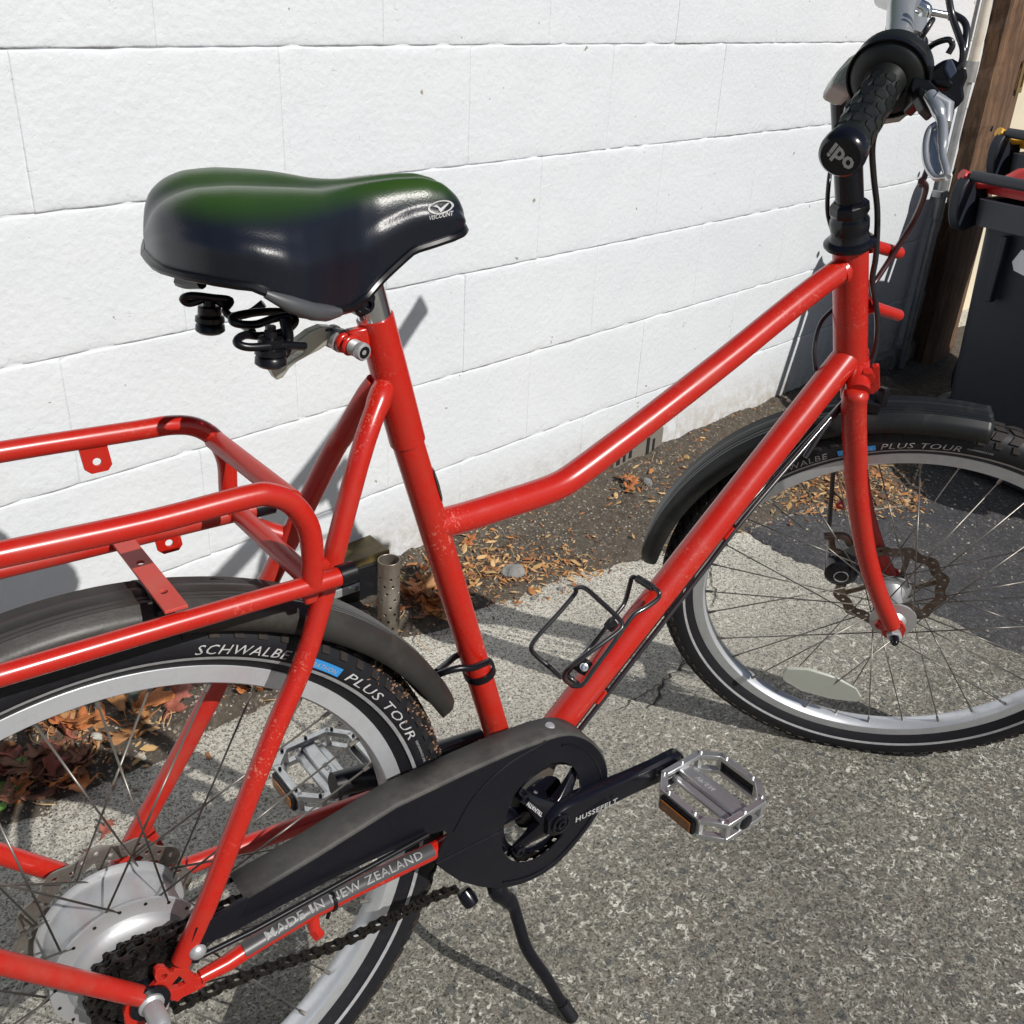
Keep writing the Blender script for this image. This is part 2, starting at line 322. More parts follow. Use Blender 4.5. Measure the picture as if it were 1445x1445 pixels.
# asphalt patch on the right
ASP = bpy.data.materials.new('asphalt'); ASP.use_nodes = True; n = ASP.node_tree; b = n.nodes['Principled BSDF']; tcg = N('ShaderNodeTexCoord')
va = vor(190); ca = ramp(va.outputs['Color'], [(0.0, (0.030, 0.030, 0.032)), (0.6, (0.060, 0.060, 0.064)), (0.88, (0.10, 0.10, 0.10)), (0.95, (0.20, 0.19, 0.18))])
ca = mixc(1.0, ca, ramp(nz_(5, 5), [(0.3, (0.8, 0.8, 0.85)), (0.7, (1.35, 1.3, 1.25))]), 'MULTIPLY'); L(ca, b.inputs['Base Color']); b.inputs['Roughness'].default_value = 0.78
vd = vor(190, 'DISTANCE_TO_EDGE'); L(bumpn(nz_(400, 5, .8), 0.002, 0.9, bumpn(vd.outputs[0], 0.004, 0.8)), b.inputs['Normal'])
def asz(x, y):
    d = min(x - interp(asph_edge, y), interp(soil_edge, x) + 0.05 - y) + 0.018 * fn(x, y, 22) + 0.01 * fn(x, y, 60)
    return gz(x) + max(-0.02, min(0.007, d * 0.6)) + 0.001 * fn(x, y, 40)
xs = rng(1.15, 4.2, 230) + [6, 12, 40]; ys = [-40, -12, -4] + rng(-1.5, 1.35, 190)
v, f = grid(xs, ys, asz); o = me_obj('asphalt', v, f, ASP); o['kind'] = 'structure'; o['label'] = 'dark asphalt patch behind the front wheel'

# bare soil between concrete and wall
SOIL = bpy.data.materials.new('soil'); SOIL.use_nodes = True; n = SOIL.node_tree; b = n.nodes['Principled BSDF']; tcg = N('ShaderNodeTexCoord')
cs = ramp(nz_(55, 8, 0.8), [(0.25, (0.050, 0.040, 0.030)), (0.5, (0.145, 0.118, 0.090)), (0.75, (0.27, 0.225, 0.175))])
gr = vor(170); grm = ramp(gr.outputs['Color'], [(0.72, (0, 0, 0)), (0.76, (1, 1, 1))]); cs = mixc(grm, cs, ramp(vor(60).outputs['Color'], [(0, (0.10, 0.085, 0.07)), (1, (0.30, 0.26, 0.20))]))
L(cs, b.inputs['Base Color']); b.inputs['Roughness'].default_value = 0.95
L(bumpn(nz_(500, 5, .8), 0.004, 1.0, bumpn(nz_(90, 6, .8), 0.012, 1.0)), b.inputs['Normal'])
def walld(x, y): return V((x, y, 0)).dot(ND)
def soz(x, y):
    e = interp(soil_edge, x); d = y - e + 0.02 * fn(x, y, 14) + 0.012 * fn(x, y, 45)
    z = gz(x) + max(-0.03, min(0.010, d * 0.5))
    dw = DW - walld(x, y)
    if d > 0: z += 0.012 * lsm(d / 0.05) * (0.5 + fn(x, y, 9)) + 0.006 * fn(x, y, 38) * lsm(d / 0.03) + 0.025 * lsm(1 - dw / 0.09) + 0.003 * fn(x, y, 90) - min(0, gz(x)) * 0.9 * lsm(d / 0.2) * (1 - lsm((x - 2.75) / 0.3))
    return z
xs = [-6, -3] + rng(-1.2, 3.6, 480) + [5, 8]; ys = [-0.8, -0.4] + rng(0.2, 1.45, 150) + [1.9]
v, f = grid(xs, ys, soz); f = [q for q in f if walld(v[q[0]][0], v[q[0]][1]) < DW + 0.06]
o = me_obj('soil', v, f, SOIL); o['kind'] = 'structure'; o['label'] = 'strip of bare brown soil at the foot of the white wall'
def gtop(x, y): return max(gz(x), soz(x, y) if y > interp(soil_edge, x) - 0.03 else -9, asz(x, y) if x > 1.15 else -9)

# cracks in the concrete
CRK = mat('crack_dark', (0.035, 0.03, 0.025), 0.95)
def crack(pts, wd):
    v = []; f = []
    pp = []
    for a, c in zip(pts, pts[1:]):
        a = G(*a); c = G(*c)
        for k in range(8): 
            p = a.lerp(c, k / 8); p += V((fn(p.x, p.y, 60), fn(p.y, p.x, 60), 0)) * 0.008; pp.append(p)
    for i, p in enumerate(pp):
        d = (pp[min(i + 1, len(pp) - 1)] - pp[max(i - 1, 0)]).normalized().cross(V((0, 0, 1))); h = wd * (0.4 + abs(fn(p.x, p.y, 90)) * 2) * min(1, i / 4, (len(pp) - 1 - i) / 4 + 0.1)
        z = gz(p.x) + 0.0022
        v += [V((p.x, p.y, z)) + d * h, V((p.x, p.y, z)) - d * h]
    for i in range(len(pp) - 1): f.append((2 * i, 2 * i + 1, 2 * i + 3, 2 * i + 2))
    return v, f
cm = MB(); cm.add(*crack([(1000, 915), (957, 946), (938, 962), (925, 990), (905, 1004)], 0.0022)); cm.add(*crack([(938, 962), (900, 985), (860, 1010)], 0.0015)); cm.add(*crack([(1005, 790), (1003, 820), (1012, 842), (1000, 860)], 0.0016)); cm.add(*crack([(960, 925), (966, 935), (960, 942)], 0.0015))
o = cm.build('crack', CRK, None, smooth=False); o['kind'] = 'structure'; o['label'] = 'fine dark cracks in the concrete'

# ------------------------------------------------------------------ the block wall
WALLM = bpy.data.materials.new('white_painted_block'); WALLM.use_nodes = True; n = WALLM.node_tree; b = n.nodes['Principled BSDF']; tcg = N('ShaderNodeTexCoord'); geo = N('ShaderNodeNewGeometry')
pos = geo.outputs['Position']; sp = N('ShaderNodeSeparateXYZ'); L(pos, sp.inputs[0])
cw = ramp(nz_(3.0, 6, 0.65, src=pos), [(0.3, (0.625, 0.655, 0.68)), (0.7, (0.67, 0.695, 0.715))])
chip = ramp(nz_(38, 3, 0.5, src=pos), [(0.735, (0, 0, 0)), (0.75, (1, 1, 1))]); cw = mixc(chip, cw, (0.30, 0.26, 0.20))
stn = ramp(nz_(1.7, 3, 0.5, src=pos), [(0.68, (0, 0, 0)), (0.80, (0.5, 0.5, 0.5))]); cw = mixc(stn, cw, (0.62, 0.56, 0.47))
lo = N('ShaderNodeMapRange', i1=0.17, i2=-0.01); L(sp.outputs[2], lo.inputs[0]); ln = N('ShaderNodeMath', operation='MULTIPLY'); L(lo.outputs[0], ln.inputs[0]); L(ramp(nz_(26, 7, 0.8, src=pos), [(0.36, (0, 0, 0)), (0.60, (1, 1, 1))]), ln.inputs[1])
cw = mixc(ln.outputs[0], cw, (0.36, 0.30, 0.22)); L(cw, b.inputs['Base Color']); b.inputs['Roughness'].default_value = 0.6
pit = mixc(ramp(nz_(2.2, 3, src=pos), [(0.45, (0, 0, 0)), (0.62, (1, 1, 1))]), ramp(nz_(58, 4, 0.75, src=pos), [(0.24, (0, 0, 0)), (0.36, (1, 1, 1))]), (1.0, 1.0, 1.0))
cw = mixc(ramp(nz_(0.9, 5, 0.6, 0.6, src=pos), [(0.55, (0, 0, 0)), (0.75, (0.35, 0.35, 0.35))]), cw, (0.70, 0.69, 0.66)); L(cw, b.inputs['Base Color'])
L(bumpn(nz_(14, 3, .5, src=pos), 0.005, 0.35, bumpn(nz_(85, 4, .55, src=pos), 0.0030, 0.55, bumpn(pit, 0.0016, 0.6))), b.inputs['Normal'])
MORT = WALLM
wroot = top('block_wall', wall(1.0, DW, 0), 'long white painted concrete block wall behind the bicycle', 'wall')
wroot.rotation_euler = (0, 0, PSI)
wm_ = MB(); wm_.add(*box((0, 0.1013, 0.72), 2.62, 0.1, 0.681)); o = wm_.build('mortar', MORT, wroot, smooth=False)      # core the blocks stand proud of
o.data.transform(Matrix.Translation((-0.265, 0, 0)))
def block_mesh(hw, seed):
    bm = bmesh.new(); random.seed(seed)
    hx, hz = hw + 0.0004, 0.0992
    gx = [-hx, -hx + 0.0025, -hx + 0.007] + rng(-hx + 0.02, hx - 0.02, 16) + [hx - 0.007, hx - 0.0025, hx]
    gzv = [-hz, -hz + 0.003, -hz + 0.008] + rng(-hz + 0.02, hz - 0.02, 7) + [hz - 0.008, hz - 0.003, hz]
    nx, nzv = len(gx) - 1, len(gzv) - 1; vs = []
    for z in gzv:
        for x in gx:
            ez = hz - abs(z); ex = hx - abs(x); y = 0.0012 * noise.noise(V((x * 9 + seed * 9, z * 9, seed)))
            wob = 0.55 + 1.3 * noise.noise(V((x * 22, z * 22, seed + 5)))
            y += 0.0024 * max(0, 1 - ez / 0.006) * max(0, wob) ** 1.5 + 0.0007 * max(0, 1 - ex / 0.005) * max(0, wob)
            j_ = 0.0016 * noise.noise(V((x * 30, z * 30, seed + 5)))
            vs.append(bm.verts.new((x, y, z + (j_ if ez > 1e-6 and ez < 0.01 else 0))))
    for j in range(nzv):
        for i in range(nx):
            a = j * (nx + 1) + i; bm.faces.new((vs[a], vs[a + 1], vs[a + nx + 2], vs[a + nx + 1]))
    be = [e for e in bm.edges if len(e.link_faces) == 1]; r = bmesh.ops.extrude_edge_only(bm, edges=be)
    bmesh.ops.translate(bm, vec=(0, 0.02, 0), verts=[g for g in r['geom'] if isinstance(g, bmesh.types.BMVert)])
    me = bpy.data.meshes.new('block'); bm.to_mesh(me); bm.free(); me.polygons.foreach_set('use_smooth', [True] * len(me.polygons)); me.materials.append(WALLM); return me
bms = [block_mesh(0.197, k) for k in range(5)]
for row in range(7):
    off = 0.3286 if row % 2 == 0 else 0.5286
    z = row * 0.2 + 0.1
    for k in range(-6, 9):
        s = off + 0.3945 * k - 0.197 + (0.0 if True else 0)
        if s < -1.85 or s > 3.36: continue
        o = bpy.data.objects.new('block', bms[(row * 3 + k * 7) % 5]); COL.objects.link(o); o.parent = wroot
        o.location = (s - 1.0, -0.0005 * ((row * 7 + k * 3) % 4), z + 0.003)
wroot.location = wall(1.0, DW, 0)
# footing
FOOT = mat('rough_footing_concrete', (0.20, 0.185, 0.155), 0.95, 0, var=(0.36, 0.33, 0.28), scale=30, bump=1.0, bscale=60, detail=8)
fm_ = MB(); v, f = grid(rng(-2.9, 2.36, 300), rng(0, 1, 3), lambda x, y: 0)
pts = []
for (x, y, z) in v:
    k = round(y * 3); prof = [(-0.012, -0.16), (-0.014, 0.012), (-0.004, 0.024), (0.01, 0.028)][k]
    pts.append((x, prof[0] - 0.010 * abs(noise.noise(V((x * 9, k, 0)))), prof[1] + (0.016 * noise.noise(V((x * 14, 0, 2))) if k in (1, 2) else 0)))
fm_.add(pts, f); o = fm_.build('footing', FOOT, wroot, smooth=True)

# vent at the wall foot
VENT = mat('dark_vent', (0.17, 0.155, 0.13), 0.9, 0, var=(0.18, 0.165, 0.14), scale=60, bump=0.8, bscale=120)
VOID = mat('vent_void', (0.01, 0.01, 0.01), 0.9)
vc_ = WP(893, 668); sv = vc_.dot(HD)
vt = top('vent_brick', wall(sv, DW - 0.002, 0.05), 'small grey vent brick with dark slots low in the white wall', 'vent', rz=PSI)
mb = MB(); mb.add(*box((0, -0.003, 0.0), 0.10, 0.006, 0.045)); mb.build('vent_frame', VENT, vt, smooth=False, bevel=0.003)
for i in (0, 1, 2, 5, 6):
    mb = MB(); mb.add(*box((-0.084 + 0.024 * i, -0.0095, 0.010 + 0.004 * math.sin(i * 7)), 0.0065 + 0.002 * math.sin(i * 5), 0.001, 0.020 + 0.005 * math.sin(i * 3))); mb.build('slot', VOID, vt, smooth=False)

# ------------------------------------------------------------------ right-hand side: conduit, post, cream wall, bins
GALV = mat('weathered_conduit', (0.26, 0.27, 0.27), 0.45, 0.4, var=(0.42, 0.42, 0.41), scale=12)
CREAMP = mat('pale_pipe', (0.62, 0.58, 0.50), 0.5, 0, var=(0.50, 0.44, 0.36), scale=15)
cr = top('wall_conduit', wall(3.235, DW - 0.026, -0.05), 'thin grey and cream conduit pipe running up the end of the white wall', 'pipe')
Cp = wall(3.235, DW - 0.026, 0)
mb = MB(); mb.add(*tube([V((0, 0, 0)), V((0, 0, 0.98))], 0.0125, 14)); mb.build('lower_pipe', GALV, cr)
mb = MB(); mb.add(*tube([V((0, 0, 0.98)), V((0, 0, 2.4))], 0.015, 14)); mb.build('upper_pipe', CREAMP, cr)
mb = MB(); mb.add(*tube([V((0, 0, 0.94)), V((0, 0, 1.0))], 0.0195, 14)); mb.build('coupling', GALV, cr)
mb = MB(); mb.add(*box((0.0, 0.008, 0.60), 0.024, 0.02, 0.012)); mb.add(*tube([V((0, 0, 0.52)), V((0, 0, 0.66))], 0.0175, 12)); mb.build('saddle_clip', GALV, cr, smooth=False, bevel=0.003)

TIMB = bpy.data.materials.new('old_timber'); TIMB.use_nodes = True; n = TIMB.node_tree; b = n.nodes['Principled BSDF']; tcg = N('ShaderNodeTexCoord')
mp = N('ShaderNodeMapping'); mp.inputs['Scale'].default_value = (1, 1, 0.12); L(tcg.outputs['Object'], mp.inputs[0])
ct = ramp(nz_(28, 8, 0.75, 1.2, src=mp.outputs[0]), [(0.3, (0.035, 0.019, 0.010)), (0.5, (0.135, 0.074, 0.040)), (0.72, (0.25, 0.150, 0.085))])
ct = mixc(ramp(nz_(5, 4), [(0.55, (0, 0, 0)), (0.75, (0.8, 0.8, 0.8))]), ct, (0.05, 0.03, 0.02)); L(ct, b.inputs['Base Color']); b.inputs['Roughness'].default_value = 0.85
L(bumpn(nz_(60, 7, 0.7, 1.0, src=mp.outputs[0]), 0.006, 1.0), b.inputs['Normal'])
ps = top('timber_post', wall(3.47, DW + 0.02, -0.1), 'rough brown weathered timber post at the end of the white wall', 'post', rz=PSI)
v = []; f = []
NS = 70; ring = [(-0.115, -0.07), (-0.04, -0.085), (0.05, -0.085), (0.150, -0.07), (0.150, 0.1), (-0.115, 0.1)]
for i in range(NS + 1):
    z = 2.5 * i / NS
    for j, (x, y) in enumerate(ring):
        dx = 0.012 * noise.noise(V((j * 3.3, z * 5, 0))) + 0.008 * noise.noise(V((j * 3.3, z * 19, 4))); v.append((x + dx, y + dx * 0.4, z))
for i in range(NS):
    for j in range(6): f.append((i * 6 + j, i * 6 + (j + 1) % 6, (i + 1) * 6 + (j + 1) % 6, (i + 1) * 6 + j))
mb = MB(); mb.add(v, f); mb.build('trunk', TIMB, ps, smooth=False, label=None)
BRASS = mat('dull_brass', (0.35, 0.25, 0.11), 0.45, 0.7, dust=((0.2, 0.16, 0.1), 0.4, 60))
CREAM = mat('cream_paint', (0.66, 0.58, 0.42), 0.6, 0, var=(0.72, 0.65, 0.50), scale=6, bump=0.1, bscale=80)
cwl = top('cream_wall', wall(4.6, DW + 0.19, -0.1), 'cream painted wall beyond the timber post', 'wall', rz=PSI)
mb = MB(); mb.add(*box((0, 0.05, 1.3), 1.15, 0.05, 1.3)); mb.build('wall_panel', CREAM, cwl, smooth=False)
lp = WP(1441, 108, DW - 0.068)
lt = top('latch_plate', lp, 'small brass coloured latch plate on the timber post', 'latch', rz=PSI)
u, w_ = V((1, 0, 0)), V((0, 0, 1))
ngon_hole([V((-0.022, 0, -0.05)), V((0.022, 0, -0.05)), V((0.022, 0, 0.05)), V((-0.022, 0, 0.05))], [[V((-0.010, 0, -0.034)), V((0.014, 0, -0.034)), V((0.014, 0, 0.034)), V((-0.010, 0, 0.034))]], (0, -0.006, 0), 'plate', BRASS, lt, 0.002)

BIN = mat('dark_bin_plastic', (0.012, 0.015, 0.023), 0.5, 0, var=(0.016, 0.020, 0.030), scale=8, spec=0.35, dust=((0.04, 0.04, 0.045), 0.3, 40), bump=0.12, bscale=700)
BING = mat('grey_bin_plastic', (0.035, 0.040, 0.050), 0.5, 0, dust=((0.12, 0.12, 0.12), 0.3, 60), bump=0.12, bscale=700)
REDL = mat('red_bin_plastic', (0.50, 0.022, 0.022), 0.38, 0, dust=((0.3, 0.1, 0.08), 0.25, 40))
YELL = mat('yellow_bin_plastic', (0.68, 0.36, 0.02), 0.4, 0, dust=((0.4, 0.26, 0.1), 0.25, 40))
WHS = mat('white_sticker', (0.7, 0.71, 0.72), 0.45)
def wheelie_bin(x0, yl, zb, rz, lidm, label, h=0.745):
    # local: origin at ground under the left hinge-side corner; +x runs away from the viewer, -y to the right
    r = top('wheelie_bin', (x0, yl, zb), label, 'bin', 'wheelie bins by the wall', rz)
    wt, dt, wb, db = 0.46, 0.50, 0.40, 0.42
    def ringp(w_, d_, z, cy=-0.23, inset=0.0, x_=0.0):
        rr = 0.035; pts = []
        for cx, cyy, a0 in ((x_ + rr, cy + w_ / 2 - rr, 90), (x_ + rr, cy - w_ / 2 + rr, 180), (x_ + d_ - rr, cy - w_ / 2 + rr, 270), (x_ + d_ - rr, cy + w_ / 2 - rr, 0)):
            for k in range(5):
                a = math.radians(a0 + 22.5 * k); pts.append(V((cx + rr * math.cos(a), cyy + rr * math.sin(a), z)))
        return pts
    rings = [ringp(wb, db, 0.03, x_=0.02), ringp(wb + 0.012, db + 0.01, 0.10, x_=0.018), ringp(wt - 0.01, dt - 0.03, h - 0.09, x_=0.004), ringp(wt - 0.004, dt - 0.02, h - 0.03)]
    v = [p for q in rings for p in q]; m_ = len(rings[0]); f = [(i * m_ + j, i * m_ + (j + 1) % m_, (i + 1) * m_ + (j + 1) % m_, (i + 1) * m_ + j) for i in range(len(rings) - 1) for j in range(m_)] + [tuple(range(m_))[::-1]]
    mb = MB(); mb.add(v, f); mb.build('body', BIN, r)
    mb = MB(); a = ringp(wt + 0.03, dt + 0.02, h - 0.065, x_=-0.02); c = ringp(wt + 0.036, dt + 0.024, h, x_=-0.024); d = ringp(wt - 0.02, dt - 0.03, h, x_=0.004); e = ringp(wt - 0.02, dt - 0.03, h - 0.03, x_=0.004)
    v = a + c + d + e; f = [(i * m_ + j, i * m_ + (j + 1) % m_, (i + 1) * m_ + (j + 1) % m_, (i + 1) * m_ + j) for i in range(3) for j in range(m_)]
    mb.add(v, f); mb.build('rim', BING, r)
    for yy in (-0.09, -0.37):
        mb = MB(); mb.add(*box((-0.012, yy, h - 0.16), 0.012, 0.009, 0.085)); mb.build('rib', BIN, r, smooth=False, bevel=0.003)
    for yy in (0.055, -0.515):                   # side ears that carry the hinge
        mb = MB(); o3 = [V((-0.055, yy, h + 0.055))] ; pts = []
        for k in range(14):
            a = math.radians(90 + 180 * k / 13); pts.append(V((-0.02 + 0.055 * math.cos(a), yy, h + 0.005 + 0.09 * math.sin(a) * (1 if math.sin(a) < 0 else 0.6))))
        pts += [V((0.05, yy, h - 0.07)), V((0.05, yy, h + 0.03))]
        mb.add(*prism(pts, (0, -0.03 if yy > 0 else 0.03, 0))); mb.build('hinge_ear', BIN, r, bevel=0.004)
        s = 1 if yy > 0 else -1
        arm = [V((-0.045, yy, h + 0.055)), V((0.0, yy - s * 0.03, h + 0.035)), V((0.03, yy - s * 0.10, h + 0.0445)), V((0.06, yy - s * 0.2, h + 0.045))]
        mb = MB(); mb.add(*tube(spline(arm, 5), [0.018] * 6 + [0.016] * 10, 10, flat=0.8)); mb.build('lid_arm', lidm, r)
        mb = MB(); mb.add(*lathe([(0.008, 0), (0.008, 0.005), (0.0, 0.005)], V((-0.060, yy + s * 0.012, h + 0.062)), (-0.6, s * 0.8, 0.15), 12)); mb.build('hinge_pin', BLK, r)
    mb = MB(); mb.add(*tube([V((-0.035, 0.03, h + 0.055)), V((-0.035, -0.49, h + 0.055))], 0.014, 12)); mb.build('handle_bar', BING, r)
    rr = [ringp(wt + 0.05, dt + 0.03, h + 0.012, x_=0.01), ringp(wt + 0.05, dt + 0.03, h + 0.03, x_=0.01), ringp(wt - 0.04, dt - 0.07, h + 0.075, x_=0.05)]
    v = [p for q in rr for p in q]; f = [(i * m_ + j, i * m_ + (j + 1) % m_, (i + 1) * m_ + (j + 1) % m_, (i + 1) * m_ + j) for i in range(2) for j in range(m_)] + [tuple(range(2 * m_, 3 * m_))]
    mb = MB(); mb.add(v, f); mb.build('lid', lidm, r)
    for yy in (0.0, -0.46):
        mb = MB(); mb.add(*lathe([(0.02, -0.02), (0.085, -0.022), (0.098, -0.012), (0.098, 0.012), (0.085, 0.022), (0.02, 0.02)], V((0.075, yy, 0.098)), (0, 1, 0), 36)); w1 = mb.build('wheel', BIN, r)
        mb = MB(); mb.add(*lathe([(0.062, -0.026), (0.058, -0.030), (0.02, -0.026), (0.0, -0.03)], V((0.075, yy, 0.098)), (0, -1 if yy < -0.2 else 1, 0), 30)); mb.build('wheel_hub', BING, w1)
    return r
wb1 = wheelie_bin(2.5, 0.735, -0.083, -0.05, REDL, 'dark grey wheelie bin with a red lid hinge and handle bar')
wb2 = wheelie_bin(3.03, 0.955, -0.083, -0.05, YELL, 'dark wheelie bin with a yellow lid hinge, behind the red lidded one', h=0.80)
mb = MB(); mb.add(*prism([V((-0.003, -0.135, 0.645)), V((-0.003, -0.20, 0.635)), V((-0.001, -0.20, 0.575)), V((-0.001, -0.128, 0.590)), V((-0.002, -0.118, 0.61))], (-0.002, 0, 0))); st_ = mb.build('sticker', WHS, wb1, smooth=False)

for i_, (x_, y_) in enumerate(((2.52, 0.19), (3.08, 0.40))):  # extra unseen bins, added to deepen the shade on the wall beside them
    k_ = wheelie_bin(x_, y_, -0.083, -0.05, (REDL, YELL)[i_], ('unseen dark wheelie bin added for shade, just right of the red hinged one', 'unseen dark wheelie bin added for shade, at the back right of the row')[i_])
# tree beyond the wall: out of frame, but it is what the saddle, bar and levers mirror in green
TLF = mat('tree_leaf', (0.09, 0.20, 0.022), 0.55, 0, var=(0.14, 0.29, 0.035), scale=3)
BRK = mat('tree_bark', (0.10, 0.075, 0.055), 0.9, 0, var=(0.16, 0.13, 0.10), scale=9, bump=0.6, bscale=30)
tr = top('tree', (1.8, 4.6, -0.2), 'broad green leafy tree out of frame beyond the white wall', 'tree')
mb = MB(); mb.add(*tube(spline([V((0, 0, 0)), V((0.1, 0.05, 1.2)), V((-0.05, 0.1, 2.6)), V((0.05, 0, 4.2))], 5), [0.20 - 0.007 * i for i in range(16)], 12))
for a_ in range(7): mb.add(*tube(spline([V((0, 0, 1.6 + 0.25 * a_)), V((math.cos(a_ * 2.1) * 0.9, math.sin(a_ * 2.1) * 0.8, 2.3 + 0.3 * a_)), V((math.cos(a_ * 2.1) * 2.0, math.sin(a_ * 2.1) * 1.4, 2.9 + 0.32 * a_))], 4), [0.09, 0.08, 0.07, 0.06, 0.05, 0.045, 0.035, 0.02, 0.015], 8))
mb.build('trunk', BRK, tr)
rt = random.Random(11); lobes = [(rt.uniform(-5.0, 5.5), rt.uniform(-1.2, 1.5), rt.uniform(1.0, 4.6), rt.uniform(0.6, 1.15)) for _ in range(52)]
v = []; f = []
for _ in range(24000):
    cx, cy, cz_, rr_ = lobes[rt.randrange(52)]; d = V((rt.gauss(0, 1), rt.gauss(0, 1), rt.gauss(0, 1))).normalized() * rr_ * rt.uniform(0.6, 1.0) ** .5
    c = V((cx, cy, cz_)) + d; e = Matrix.Rotation(rt.uniform(0, 6.3), 3, 'Z') @ Matrix.Rotation(rt.uniform(-1, 1), 3, 'X'); s0 = rt.uniform(0.05, 0.10); o_ = len(v)
    v += [c + e @ (V(q) * s0) for q in ((-1, 0, 0), (0, -.55, .1), (1, 0, 0), (0, .55, .1))]; f.append((o_, o_ + 1, o_ + 2, o_ + 3))
me_obj('crown', v, f, TLF, tr, smooth=False)
# perforated steel tube standing in the soil
STEEL = mat('stained_steel', (0.34, 0.31, 0.27), 0.38, 0.75, var=(0.20, 0.15, 0.11), scale=14, dust=((0.45, 0.42, 0.36), 0.3, 30))
pb = G(548, 900); pr = top('perforated_tube', (pb.x, pb.y, 0), 'upright open steel tube full of round holes standing in the soil by the wall', 'pipe')
tdir = V((0.02, 0.0, 1)).normalized(); TR = 0.0205; TH = 0.170
bm = bmesh.new(); NU, NV = 96, 110; holes = [(a + 0.03 * math.sin(r_ * 5 + a * 9), 0.018 + 0.0150 * r_) for r_ in range(9) for a in ([k / 6 for k in range(6)] if r_ % 2 == 0 else [k / 6 + 1 / 12 for k in range(6)])]
vs = [[bm.verts.new(tuple(V((TR * math.cos(2 * math.pi * i / NU), TR * math.sin(2 * math.pi * i / NU), 0)) + tdir * (TH * j / NV))) for i in range(NU)] for j in range(NV + 1)]
for j in range(NV):
    for i in range(NU):
        u0 = (i + 0.5) / NU; z0 = TH * (j + 0.5) / NV
        if any(((((u0 - a + 0.5) % 1) - 0.5) * 2 * math.pi * TR) ** 2 + (z0 - h) ** 2 < 0.0025 ** 2 for a, h in holes): continue
        bm.faces.new((vs[j][i], vs[j][(i + 1) % NU], vs[j + 1][(i + 1) % NU], vs[j + 1][i]))
me = bpy.data.meshes.new('tube_wall'); bm.to_mesh(me); bm.free(); me.materials.append(STEEL); me.polygons.foreach_set('use_smooth', [True] * len(me.polygons))
o = bpy.data.objects.new('tube_wall', me); COL.objects.link(o); o.parent = pr; sm = o.modifiers.new('thick', 'SOLIDIFY'); sm.thickness = 0.0016; sm.offset = -1

# black box with brass coloured edging lying behind the rear wheel
BOXM = mat('black_case', (0.010, 0.010, 0.012), 0.35, 0, dust=((0.06, 0.05, 0.05), 0.3, 40)); EDG = mat('old_brass_edge', (0.16, 0.115, 0.035), 0.5, 0.3, var=(0.06, 0.045, 0.02), scale=30)
bc = G(497, 868); bl = top('black_case', (bc.x, bc.y + 0.05, 0), 'low black box with brass coloured top edge and slotted metal plate by the steel tube', 'box', rz=PSI - 0.12)
mb = MB(); mb.add(*box((0, 0, 0.050), 0.085, 0.045, 0.050)); mb.build('case_body', BOXM, bl, smooth=False, bevel=0.006)
mb = MB(); mb.add(*box((0, 0, 0.1085), 0.088, 0.048, 0.009)); mb.build('top_edge', EDG, bl, smooth=False, bevel=0.003)
mb = MB(); mb.add(*box((-0.083, -0.046, 0.050), 0.007, 0.004, 0.049)); mb.build('corner_strip', EDG, bl, smooth=False, bevel=0.002)
mb = MB(); mb.add(*box((-0.022, -0.0475, 0.058), 0.040, 0.002, 0.009)); mb.build('slotted_plate', SILV, bl, smooth=False, bevel=0.0015)
for xx in (-0.053, 0.009):
    mb = MB(); mb.add(*lathe([(0.006, 0), (0.005, 0.003), (0, 0.003)], V((xx, -0.0492, 0.058)), (0, -1, 0), 14)); mb.build('screw', CHR, bl)
# stub of pipe by the wall
pv = mat('grey_green_pipe', (0.16, 0.20, 0.17), 0.5, 0, var=(0.30, 0.33, 0.28), scale=40)
sb = G(191, 1000, 0.012); o = MB(); o.add(*lathe([(0.0, 0.0), (0.0075, 0.0), (0.0085, 0.004), (0.0085, 0.05), (0.0, 0.05)], (0, 0, 0), (0, 0, 1), 18)); o = o.build('pipe_stub', pv); o.location = sb
tag(o, 'short grey green pipe stub seen through the rear wheel near the wall', 'pipe')

